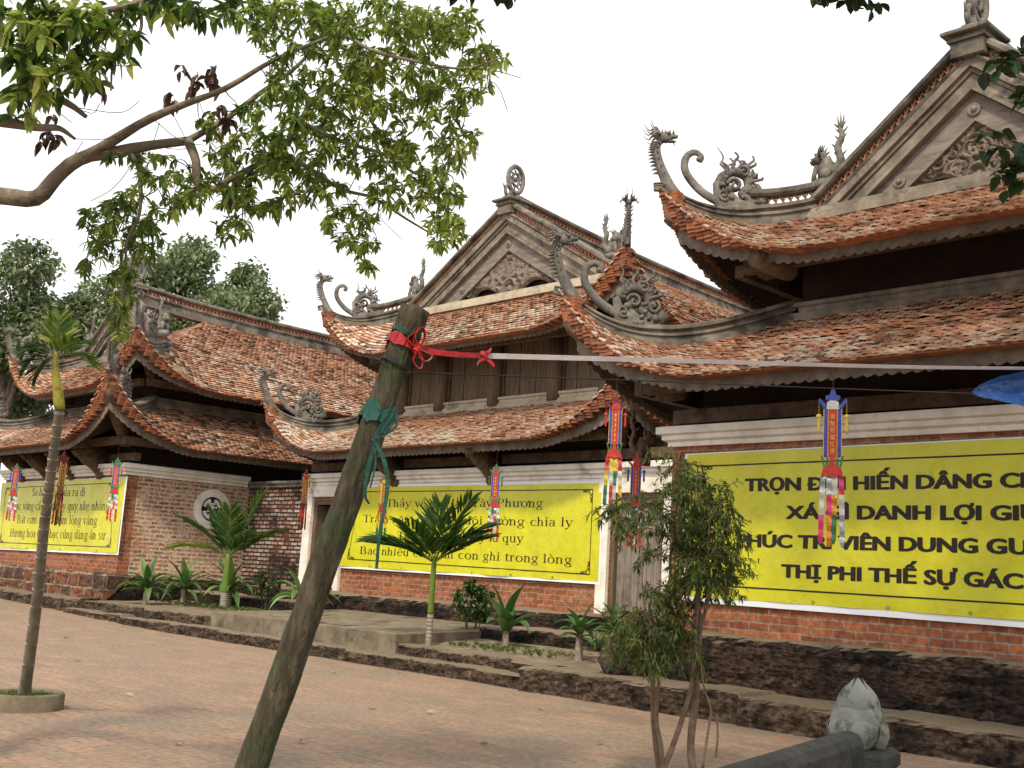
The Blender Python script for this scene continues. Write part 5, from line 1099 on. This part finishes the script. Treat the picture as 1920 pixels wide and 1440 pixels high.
def lightness(t):
    k = np.clip((np.dot(t-EYE, RT)/np.dot(t-EYE, FW)+.36)/.34, 0, 1); h = RNG.random()  # leaves get paler towards the right, sunlit foliage painted into their colour
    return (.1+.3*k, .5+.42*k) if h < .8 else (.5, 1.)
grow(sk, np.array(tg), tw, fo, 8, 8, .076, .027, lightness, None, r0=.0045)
tg2 = []
for cx_, cy, rx, ry, n in [(40, 40, 80, 60, 26), (120, 30, 70, 50, 18), (30, 140, 50, 40, 16), (110, 130, 70, 40, 16), (60, 200, 60, 30, 10), (180, 70, 60, 50, 16), (240, 45, 60, 40, 12), (300, 20, 60, 30, 10), (380, 15, 60, 25, 9), (210, 120, 50, 25, 6), (150, 165, 50, 20, 4)]:
    for _ in range(n):
        a, r = RNG.uniform(0, 2*PI), math.sqrt(RNG.uniform(0, 1)); tg2.append(px(cx_+rx*r*math.cos(a), cy+ry*r*math.sin(a), 7.1+RNG.uniform(-.5, .5)))
grow(sk, np.array(tg2), tw, fo, 7, 8, .115, .048, lambda t: (.0, .4) if RNG.random() < .6 else (.5, .9), None, r0=.0045)
# crown continuing upwards and to the left, out of the view
tg3 = [px(RNG.uniform(-700, 700), RNG.uniform(-700, -60), RNG.uniform(7.2, 10.0)) for _ in range(45)]
sk2 = list(P1)+list(sk); grow(sk2, np.array(tg3), tw, fo, 8, 9, .15, .065, .1, .8, r0=.006)
# bare fine twigs
for _ in range(40):
    a = sk[RNG.integers(0, len(sk))]; d = np.array(RT)*RNG.uniform(-.6, .7)+UP*RNG.uniform(-.5, .5); tw.tube(bez([a, a+d*.3+RNG.normal(0, .06, 3), a+d*.6], 7), np.linspace(.004, .0015, 7)[:len(bez([a, a, a], 7))] if False else .0028, 4, cap=False)
tag(tw.build('twigs', BARKD, T, True)); fo.build('foliage', LF1, T)
db = MB()
for cx_, cy, n in ((390, 165, 5), (335, 180, 4), (410, 235, 5), (470, 330, 3), (435, 370, 3), (75, 262, 5), (180, 165, 4)):
    for _ in range(n): rosette(db, px(cx_+RNG.normal(0, 14), cy+RNG.normal(0, 16), 7.9), (0, 0, -1), 4, .1, .045, 0, 1, .4, .6, .2)
db.build('dead_leaves', LFD, T)

# --- tree on the right, its crown above the view and shading the near hall
bt = np.array((-1.2, 6.4, 0.)); T = thing('shade_tree', 'round leaved tree overhanging from the right edge above the near hall gable', 'tree', bt)
m = MB(); P0 = limb(m, [bt, bt+[.1, 0, 2], bt+[-.1, .2, 4.2], bt+[-.2, .3, 6.2]], .26, .15, 14); m.build('trunk', BARKD, T, True); sk = list(P0[12:])
for e, r in (((-2.2, 2.6, 8.6), .1), ((1.6, 2.2, 8.8), .1), ((-1.6, -1.8, 8.8), .1), ((2.2, -1.4, 8.6), .1), ((.2, .6, 9.6), .1), ((-3.2, .6, 8.2), .08), ((1.4, -5.0, 8.2), .1), ((.6, -6.4, 8.4), .07), ((-2.4, 4.2, 8.9), .08)):
    m = MB(); P = limb(m, [P0[-3], P0[-3]+np.array(e)*[.4, .4, .1], bt+np.array(e)], r, .03, 8); m.build('limb', BARKD, T, True); sk += list(P)
tw = MB(); fo = MB(); tg = []
while len(tg) < 1000:
    q = RNG.normal(0, 1, 3)*[2.1, 2.0, .75]+[(-.6, .9, 8.6), (-2.2, 3.2, 8.9), (1.6, -6.0, 8.4)][len(tg) % 3]; q = bt+q; v = q-EYE; z_ = v@FW; u_, w_ = 960+FPX*(v@RT)/z_, 720-FPX*(v@UP)/z_
    if q[2] > 6.9 and (z_ < .2 or w_ < -60 or u_ > 1990): tg.append(q)
grow(sk, np.array(tg), tw, fo, 7, 9, .19, .11, 0., .8, r0=.008, sag=.2)
m = MB(); hang = []
for pts in ([(1650, -120, 6.2), (1600, -40, 6.1), (1585, 5, 6.05)], [(1650, -120, 6.2), (1625, -40, 6.1), (1630, 0, 6.1)], [(1650, -120, 6.2), (1560, -40, 6.1), (1540, 0, 6.1)], [(2050, 60, 5.6), (1970, 90, 5.5), (1895, 110, 5.5), (1868, 130, 5.5)], [(2050, 60, 5.6), (1980, 140, 5.5), (1915, 185, 5.5)], [(2060, 250, 5.4), (1970, 285, 5.3), (1900, 280, 5.3), (1850, 268, 5.3)], [(1970, 285, 5.3), (1915, 320, 5.3), (1880, 330, 5.3)], [(850, -60, 6.6), (870, -12, 6.6)], [(920, -60, 6.6), (944, -5, 6.6)]):
    P = bez([px(*p) for p in pts], 12); tw.tube(P, np.linspace(.009, .003, len(P)), 5); hang.append(P)
for P in hang:
    for q in P[len(P)//3:]:
        for _ in range(2): rosette(fo, q+RNG.normal(0, .04, 3), (RNG.normal(0, .4), RNG.normal(0, .4), -.8), 2, .08, .06, 0, .6, .7, .15, .15)
a = sk[-1]
for P in hang: tw.tube(bez([min(sk, key=lambda q: np.linalg.norm(q-P[0])), (P[0]+a)/2+[0, 0, .6] if False else P[0]+[0, 0, .8], P[0]], 10), .012, 5)
tw.build('twigs', BARKD, T, True); fo.build('foliage', LF2, T)

# --- trees behind the far hall
def crown_tree(label, cx_, cy, D, rw_, rh, n, seed):
    rs = np.random.default_rng(seed); top = px(cx_, cy, D); k = D/FPX; b = np.array((top[0], top[1], 0.)); T = thing('background_tree', label, 'tree', b, 'trees behind the far hall')
    m = MB(); limb(m, [b, b+[0.2, 0, 2.5], (top[0], top[1], top[2]*.75)], .35, .12, 9); m.build('trunk', BARKD, T, True)
    sub = [(rs.normal(0, .45)*rw_*k, rs.normal(0, .45)*rw_*k, rs.normal(0, .42)*rh*k, rs.uniform(.3, .5)*rw_*k) for _ in range(13)]
    lb = MB()
    for e in sub[:7]: m = MB(); limb(lb, [(top[0], top[1], top[2]*.55), top+np.array(e[:3])*.6-[0, 0, .6], top+np.array(e[:3])], .12, .03, 6)
    lb.build('limbs', BARKD, T, True)
    P = []; 
    for e in sub:
        q = rs.normal(0, 1, (n//13, 3)); q = q/np.linalg.norm(q, axis=1)[:, None]*(rs.uniform(.35, 1.05, (len(q), 1))**.6); P.append(top+np.array(e[:3])+q*e[3]*np.array([1, 1, .85]))
    P = np.concatenate(P); cl_ = P+rs.normal(0, .12, P.shape); fo = MB()
    D_ = RNG.normal(0, 1, P.shape)+[0, 0, -.2]; nb = np.array([noise.noise(Vector(p*.9)) for p in cl_]); leaves(fo, cl_, D_, rs.uniform(.16, .34, len(P)), rs.uniform(.1, .18, len(P)), np.clip(.5+.55*nb+rs.normal(0, .18, len(P)), 0, 1), .2, .2)
    fo.build('foliage', LFB, T); return T
crown_tree('bushy grey green tree at the left edge behind the far hall', 25, 615, 47, 125, 140, 14000, 1)
crown_tree('lower bushy tree between the left edge tree and the far hall gable', 165, 625, 49, 100, 95, 10000, 2)
crown_tree('tallest round topped tree rising behind the far hall ridge', 335, 575, 52, 105, 125, 13000, 3)
crown_tree('round tree behind the ridge, rightmost of those behind the far hall', 470, 610, 52, 105, 105, 12000, 4)
crown_tree('mid height tree directly behind the far hall gable, between two taller crowns', 250, 625, 54, 95, 90, 9000, 8)
crown_tree('dark low tree below the others, showing under the far hall eaves', 5, 720, 50, 110, 80, 8000, 5)

# --- palms
PALM = leafmat('palm_leaflet', [(0, (.018, .045, .01)), (.5, (.05, .11, .018)), (.85, (.14, .22, .03)), (1, (.36, .35, .06))], trans=.38, rough=.4)
SHAFT = mat('green_palm_shaft', [(.3, (.07, .12, .016)), (.7, (.135, .2, .028))], scale=5, rough=.45, bump=.15, stretch=(6, 6, .6))
SHAFTY = mat('yellow_palm_shaft', [(.3, (.24, .22, .03)), (.7, (.4, .34, .06))], scale=5, rough=.45, bump=.15, stretch=(6, 6, .6), stain=(.09, .1, .02), stain_scale=4)
PTR = mat('ringed_palm_trunk', [(.3, (.1, .085, .06)), (.7, (.22, .19, .14))], scale=7, bump=.5, bscale=30, stain=(.09, .1, .07), stain_scale=3)
RINGM = mat('pale_leaf_scar', [(.3, (.26, .23, .19)), (.7, (.42, .39, .34))], scale=9, bump=.3)
def frond(mb, rach, p0, d0, L, n, ll, lw, droop, rlo, rhi, bunch=0., fold=.8, tw_=0.):
    """feather leaf: arching midrib with paired leaflets"""
    d0 = nrmz(np.array(d0, float)); P = []; p = np.array(p0, float); d = d0.copy(); N_ = 16; st = L/N_
    for i in range(N_+1): P.append(p.copy()); p = p+d*st; d = nrmz(d+np.array([0, 0, -droop/N_]))
    P = np.array(P); rach.tube(P, np.linspace(.014, .003, len(P))*L/.9, 5, cap=False, rnd=.6)
    idx = np.linspace(.16, .985, n); T_ = nrmz(np.gradient(P, axis=0)); pp = []; dd = []; LL = []; nn = []
    for u in idx:
        f = u*N_; i = min(int(f), N_-1); q = P[i]+(P[i+1]-P[i])*(f-i); t = T_[i]; s = nrmz(np.cross(t, (0, 0, 1)+RNG.normal(0, .02, 3))); up = np.cross(s, t)
        for sg in (-1, 1):
            w_ = s*sg*(1-.3*u)+t*(.55+.9*u)+up*(.35*fold)-np.array([0, 0, .1]); pp.append(q); dd.append(w_+RNG.normal(0, .06, 3)); LL.append(ll*(.55+.75*math.sin(PI*min(1, u*.75+.2)))*RNG.uniform(.85, 1.1)); nn.append(up+s*sg*.4)
    leaves(mb, np.array(pp), np.array(dd), np.array(LL), lw, RNG.uniform(rlo, rhi, len(pp)), .12, .12, N=np.array(nn))
# tall areca in the round planter
pc = np.array((-12.72, 5.15, 0.)); T = thing('planter_ring', 'low round concrete planter ring on the paving', 'planter', pc)
m = MB(); n = 48; V = []
for k in range(n):
    a = 2*PI*k/n
    for r, z in ((.42, -.01), (.42, .15), (.405, .17), (.35, .17), (.33, .155), (.33, .0)): q = 1+.012*noise.noise(Vector((math.cos(a)*3, math.sin(a)*3, z*4))); V.append(pc+np.array([r*q*math.cos(a), r*q*math.sin(a), z]))
m.add(V, [(k*6+j, ((k+1) % n)*6+j, ((k+1) % n)*6+j+1, k*6+j+1) for k in range(n) for j in range(5)]); m.build('ring', CONC, T, True)
m = MB(); m.lathe(pc, [(.335, .05), (.33, .11), (.18, .13), (.01, .14)], 20, amp=.05); m.build('earth_fill', SOIL, T, True)
GRS = leafmat('grass_blade', [(0, (.03, .06, .01)), (.7, (.09, .14, .025)), (1, (.2, .2, .06))], trans=.25)
def grass(name, pts, n, h, w_=.008):
    m = MB(); c = np.array(pts)[RNG.integers(0, len(pts), n)]; D_ = RNG.normal(0, .45, (n, 3))*[1, 1, 0]+[0, 0, 1]; leaves(m, c, D_, h*RNG.uniform(.4, 1.1, n), w_, RNG.uniform(0, 1, n), .2, .35, N=RNG.normal(0, 1, (n, 3))); return tag(m.build(name, GRS, None), kind='stuff')
gp = [pc+np.array([r*math.cos(a), r*math.sin(a), .12]) for r, a in zip(.31*np.sqrt(RNG.random(300)), RNG.uniform(0, 2*PI, 300)) if r > .07]
grass('grass', gp, 900, .1)
tb_, tt_ = pc+[0.02, 0, .1], px(112, 768, 10.75); k = px(104, 690, 10.75)
T = thing('areca_palm', 'tall slender areca palm with ringed trunk rising from the round planter', 'palm', tb_)
m = MB(); P = bez([tb_, tb_+(tt_-tb_)*.33+RT*.01, tb_+(tt_-tb_)*.66-RT*.01, tt_], 60); R = np.linspace(.062, .042, len(P)); R[:4] *= [1.35, 1.2, 1.1, 1.04]; m.tube(P, R, 14); tr = m.build('trunk', PTR, T, True)
m = MB(); d = np.r_[0, np.cumsum(np.linalg.norm(np.diff(P, axis=0), axis=1))]; z = .5; gap = .3
while z < d[-1]-.03:
    q = np.array([np.interp(z, d, P[:, i]) for i in range(3)]); r = np.interp(z, d, R); m = MB(); m.tube([q-[0, 0, .011], q+[0, 0, .011]], r+.0045, 14); m.build('leaf_scar', RINGM, tr); gap *= .93; z += max(.13, gap)
m = MB(); P2 = bez([tt_, (tt_+k)/2, k, px(106, 660, 10.75)], 14); m.tube(P2, np.r_[[.045, .05, .05, .046], np.linspace(.044, .018, len(P2)-4)], 12); m.build('crown_shaft', SHAFTY, T, True)
f_ = MB(); rc = MB(); c0 = px(106, 668, 10.75)
for (e, L, dr, lo, hi) in (((-.75, .45), .42, 2.2, .0, .35), ((-.45, .7), .4, 2.0, .0, .35), ((.75, .3), .5, 1.3, .4, .85), ((.55, .62), .45, 1.2, .4, .9), ((-.15, 1), .5, .5, .5, 1), ((.1, 1), .45, .5, .5, 1), ((-.9, .1), .36, 2.4, 0, .3)):
    frond(f_, rc, c0, RT*e[0]+UP*e[1]+FW*RNG.uniform(-.35, .25), L*.8, 17, .2, .026, dr, lo, hi)
f_.build('fronds', PALM, T); rc.build('leaf_stalks', SHAFT, T)

def small_palm(label, base, h_tr, h_sh, r, fronds, sc, white=0.):
    T = thing('areca_palm', label, 'palm', base); b = np.array(base)
    m = MB(); m.lathe(b, [(r*1.5, -.05), (r*1.15, .05), (r*1.02, h_tr*.5), (r, h_tr)], 12); tr = m.build('trunk', PTR, T, True)
    m = MB()
    for i in range(8): z = .06+h_tr*.92*i/8; m.tube([b+[0, 0, z], b+[0, 0, z+.022]], r*1.1, 12)
    m.build('leaf_scar', RINGM, tr)
    m = MB(); m.lathe(b+[0, 0, h_tr], [(r, 0), (r*1.05, .04), (r*.95, h_sh*.5), (r*.8, h_sh), (r*.4, h_sh+.12)], 12); m.build('crown_shaft', SHAFT, T, True)
    f_ = MB(); rc = MB(); c0 = b+[0, 0, h_tr+h_sh]
    for (e, L, dr, lo, hi, dep) in fronds: frond(f_, rc, c0, RT*e[0]+UP*e[1]+FW*dep, L*sc, 24, .42*sc, .05*sc, dr, lo, hi)
    f_.build('fronds', PALM, T); rc.build('leaf_stalks', SHAFT, T)
b = atZ(803, 1214, .36); k = np.dot(b-EYE, FW)/FPX
small_palm('young areca palm with stiff dark fronds in front of the middle banner', b, 62*k, 95*k, .055, [((-.85, .75), .95, .9, .1, .6, .1), ((-.88, .62), .8, .5, .1, .7, -.2), ((-.85, .5), .7, .4, .1, .5, .2), ((.42, .95), 1.05, .55, .15, .6, -.1), ((.75, .8), .9, .7, .1, .5, .1), ((.85, .6), .8, .4, .1, .5, -.1), ((.8, .75), .75, .6, .1, .5, .3), ((.1, 1), .8, .3, .1, .5, .25), ((-.4, .95), .75, .6, .1, .5, -.35)], 1.28)
b = atZ(418, 1144, .46); k = np.dot(b-EYE, FW)/FPX
small_palm('young areca palm with yellow tipped fronds in front of the round stone window', b, 32*k, 66*k, .085, [((-.7, .85), 1.15, .5, .1, .6, 0), ((.42, .95), 1.35, .4, .3, .8, .1), ((.8, .7), 1.1, .7, .2, .7, 0), ((-.85, .6), 1.0, .8, .6, 1, -.2), ((.75, .85), .95, .8, .2, .7, -.3), ((-.3, 1), .9, .6, .1, .6, .3), ((.1, 1), .95, .3, .2, .7, -.2)], 1.3)

# --- broad leaved rosette plants, shrubs
DRA = leafmat('dracaena_leaf', [(0, (.03, .08, .02)), (.6, (.09, .19, .045)), (1, (.19, .29, .08))], trans=.3, rough=.35, spec=.5)
CANE = mat('pale_cane', [(.3, (.15, .11, .075)), (.7, (.36, .31, .25))], scale=9, bump=.5)
def strap(mb, p, d, L, W, droop, rnd):
    """broad arching strap leaf"""
    d = nrmz(np.array(d, float)); V = []; n = 9; q = np.array(p, float); s = nrmz(np.cross(d, (0, 0, 1.)))
    for i in range(n+1):
        u = i/n; wd = W*(.35+.65*math.sin(PI*min(1, u*.8+.15)))*(1-u**5)*.5+.002; up = np.cross(s, d)
        V += [q-s*wd+up*wd*.45, q.copy(), q+s*wd+up*wd*.45]; q = q+d*L/n; d = nrmz(d+np.array([0, 0, -droop/n*(1+u)]))
    mb.add(V, [(i*3+j, i*3+j+1, i*3+j+4, i*3+j+3) for i in range(n) for j in (0, 1)], rnd)
def flat(p, q, Y, z): a = atY(p, q, Y); return np.array((a[0], Y, z))
def rosette_plant(label, base, stem, n, L, W, lo=.1, hi=.9, el=(.2, 1.3), name='dracaena', grp='rosette plants in the beds', lean=(0, 0)):
    T = thing(name, label, 'plant', base, grp); b = np.array(base, float); m = MB(); tp = b+[lean[0], lean[1], stem]; m.tube(bez([b-[0, 0, .05], b+[lean[0]*.3, lean[1]*.3, stem*.5], tp], 8), np.linspace(.075, .05, 9)[:len(bez([b, b, b], 8))], 9); m.build('stem', CANE, T, True)
    m = MB()
    for k in range(n):
        a = k*2.4+RNG.uniform(-.3, .3); e = el[0]+(el[1]-el[0])*(k/n)+RNG.uniform(-.15, .15); strap(m, tp-[0, 0, .12*(1-k/n)], (math.cos(a)*math.cos(e), math.sin(a)*math.cos(e), math.sin(e)), L*RNG.uniform(.75, 1.1), W*RNG.uniform(.8, 1.1), RNG.uniform(.5, 1.6), RNG.uniform(lo, hi))
    m.build('leaves', DRA, T, True)
rosette_plant('broad leaved rosette plant on a pale cane, leftmost in the bed by the far hall', flat(272, 1130, 13.95, .46), .42, 20, .9, .18)
rosette_plant('broad leaved rosette plant against the plinth, second from the left in the bed', flat(343, 1122, 14.7, .47), .5, 20, .95, .16)
rosette_plant('fresh green rosette plant growing behind the yellow tipped areca palm', flat(430, 1120, 15.3, .5), .5, 19, 1.0, .17, .3, 1)
rosette_plant('pale green rosette plant partly hidden behind the leaning pole', flat(560, 1145, 15.4, .5), .45, 18, 1.05, .17, .3, 1)
rosette_plant('small dark rosette plant on a whitewashed cane in front of the stone block', atZ(1084, 1243, .38), .5, 17, .52, .13, 0, .6)
rosette_plant('dark rosette plant on the bank below the plank door', flat(1158, 1178, 15.6, .72), .12, 16, .7, .14, 0, .6)
rosette_plant('upright plant with large paddle leaves beside the round shrub', flat(948, 1198, 14.6, .4), .38, 9, .85, .26, 0, .55, (.7, 1.4), 'paddle_leaf_plant')
SHR = leafmat('shrub_leaf', [(0, (.02, .045, .01)), (.6, (.06, .11, .025)), (1, (.13, .18, .05))], trans=.25)
def shrub(label, base, R, H_, n, L):
    T = thing('shrub', label, 'shrub', base, 'small leafy shrubs'); b = np.array(base, float); st = MB(); fo = MB(); sk = []
    for k in range(9):
        a = RNG.uniform(0, 2*PI); e = b+[R*.6*math.cos(a), R*.6*math.sin(a), H_*.6]; P = bez([b+[.08*math.cos(a), .08*math.sin(a), -.03], b+[.15*math.cos(a), .15*math.sin(a), H_*.35], e], 8); st.tube(P, np.linspace(.014, .006, len(P)), 5); sk += list(P)
    tg = []
    while len(tg) < n:
        q = RNG.uniform(-1, 1, 3)
        if q@q < 1: tg.append(b+q*[R, R, H_*.36]+[0, 0, H_*.66])
    grow(sk[4:], np.array(tg), st, fo, 0, 6, L, L*.5, 0, 1, r0=.003); st.build('stems', BARKD, T, True); fo.build('foliage', SHR, T)
shrub('round leafy shrub beside the paddle leaf plant in front of the middle banner', atZ(884, 1202, .4), .42, 1.15, 110, .13)
shrub('loose small shrub left of the leaning pole, by the far end of the platform', atZ(498, 1140, .55), .4, .95, 60, .12)
gp = [np.array((RNG.uniform(-15.8, -13.2), RNG.uniform(13.7, 15.2), .42)) for _ in range(200)]+[np.array((RNG.uniform(-28, -24), RNG.uniform(14.4, 15.6), .5)) for _ in range(260)]+[np.array((RNG.uniform(-11.6, -10.6), RNG.uniform(13.5, 14.6), .42)) for _ in range(120)]
grass('ground_cover', gp, 3600, .14, .02)

# --- feathery small tree in the courtyard
FEA = leafmat('feathery_leaflet', [(0, (.022, .045, .009)), (.5, (.085, .13, .024)), (.8, (.17, .21, .04)), (1, (.28, .22, .055))], trans=.5)
fb = atZ(1262, 1462, 0.); T = thing('feathery_aralia', 'small multi stemmed feathery leaved tree in front of the bold lettering banner', 'tree', fb)
STM = mat('brown_stem', [(.3, (.09, .06, .04)), (.7, (.2, .14, .1))], scale=9, bump=.5); sk = []
FD = np.dot(fb-EYE, FW)
for pts, r0, r1 in (([(1240, 1470), (1228, 1380), (1224, 1300), (1226, 1240), (1222, 1180), (1218, 1130)], .06, .03), ([(1244, 1470), (1240, 1400), (1232, 1350), (1236, 1270), (1243, 1220), (1248, 1150)], .05, .02), ([(1236, 1460), (1262, 1400), (1285, 1330), (1300, 1260), (1306, 1150), (1308, 1100)], .06, .03), ([(1302, 1460), (1296, 1400), (1302, 1330), (1308, 1250), (1312, 1170), (1308, 1130), (1318, 1060)], .08, .05), ([(1318, 1440), (1328, 1370), (1332, 1330), (1320, 1290), (1312, 1230)], .025, .012), ([(1342, 1420), (1346, 1380), (1344, 1340)], .024, .016), ([(1310, 1190), (1330, 1110), (1328, 1040), (1330, 960)], .035, .012),
                    ([(1308, 1180), (1276, 1150), (1262, 1110), (1256, 1050), (1264, 1010), (1266, 960), (1266, 920)], .035, .012), ([(1264, 1010), (1225, 985), (1190, 985), (1160, 965)], .014, .006), ([(1264, 960), (1225, 950), (1185, 950), (1150, 975)], .012, .005), ([(1222, 1180), (1206, 1120), (1204, 1040), (1206, 990)], .016, .008), ([(1266, 960), (1290, 925), (1310, 890)], .01, .005), ([(1318, 1060), (1345, 1020), (1365, 960)], .014, .006), ([(1308, 1130), (1340, 1100), (1370, 1080)], .014, .006)):
    m = MB(); off = RNG.uniform(-.25, .25); P = limb(m, [px(p, q, FD+off) for p, q in pts], r0*.5, r1*.5, 7); m.build('stem', STM, T, True); sk += list(P)
def spray(mb, tw, p, d, L, lo, hi):
    """drooping feathery leaf made of many narrow leaflets"""
    d = nrmz(np.array(d, float)); P = [np.array(p, float)]
    for i in range(8): P.append(P[-1]+d*L/8); d = nrmz(d+np.array([0, 0, -.16]))
    P = np.array(P); tw.tube(P, .0022, 3, cap=False); n = 19; q = P[RNG.integers(1, 9, n)]; T_ = nrmz(P[-1]-P[0]); D_ = RNG.normal(0, .75, (n, 3))+T_*.8+[0, 0, -.25]
    leaves(mb, q, D_, L*RNG.uniform(.2, .42, n), .016, RNG.uniform(lo, hi, n), .1, .35)
fo = MB(); tw = MB(); tg = []
for cx_, cy, rx, ry, n in [(1330, 960, 45, 50, 46), (1320, 1020, 60, 50, 56), (1340, 1075, 45, 45, 48), (1310, 1110, 50, 35, 30), (1265, 940, 30, 50, 22), (1250, 1000, 30, 40, 16), (1285, 1050, 35, 40, 26), (1180, 975, 35, 25, 14), (1155, 980, 20, 30, 9), (1235, 1150, 50, 35, 32), (1210, 1190, 50, 30, 32), (1180, 1225, 40, 25, 20), (1250, 1210, 50, 35, 28), (1280, 1180, 30, 40, 16), (1205, 1060, 25, 12, 6), (1300, 905, 30, 20, 10), (1265, 885, 20, 15, 6), (1310, 1270, 12, 12, 3)]:
    for _ in range(int(n*.56)):
        a, r = RNG.uniform(0, 2*PI), math.sqrt(RNG.uniform(0, 1)); tg.append((px(cx_+rx*r*math.cos(a), cy+ry*r*math.sin(a)-12, FD+RNG.uniform(-.4, .4)), cy))
nodes = np.array(sk)
for t, cy in tg:
    j = int(np.argmin(np.linalg.norm(nodes-t, axis=1))); a = nodes[j]; v = t-a; P = bez([a, a+v*.5+[0, 0, .1*np.linalg.norm(v)], t], 6); tw.tube(P, .003, 4, cap=False)
    for _ in range(3): spray(fo, tw, t, v*.6/(np.linalg.norm(v)+.01)+RNG.normal(0, .5, 3)+[0, 0, .15], .2, *((0, .75) if RNG.random() < .85 else (.6, 1)))
tw.build('twigs', STM, T, True); fo.build('foliage', FEA, T)
# fallen leaves on the paving and the step
for p, q, z, lb in ((797, 1337, .006, 'pale fallen leaf lying on the paving right of the leaning pole'), (1005, 1208, .43, 'dry curled leaf lying on the soil below the middle hall')):
    m = MB(); c = atZ(p, q, z); leaves(m, c[None, :], np.array([[1, .2, .15]]), .16, .08, np.array([.5]), .35, -.05); tag(m.build('fallen_leaf', leafmat('dry_leaf', [(0, (.4, .3, .17)), (1, (.5, .4, .25))]) , None, loc=c), lb, 'leaf')

dl = leafmat('scattered_dry_leaf', [(0, (.2, .13, .07)), (1, (.45, .36, .22))])
for p, q in ((118, 1197), (140, 1240), (690, 1330), (385, 1262), (620, 1262), (250, 1305), (900, 1395), (1010, 1330), (560, 1395), (330, 1395), (1130, 1395), (745, 1262)):
    m = MB(); c = atZ(p, q, .004); leaves(m, c[None, :], np.array([[RNG.normal(), RNG.normal(), .1]]), RNG.uniform(.07, .13), .05, np.array([RNG.random()]), .4, -.05); tag(m.build('fallen_leaf', dl, None, loc=c), 'small dry leaf lying on the open brick paving', 'leaf', 'dry leaves scattered on the paving')
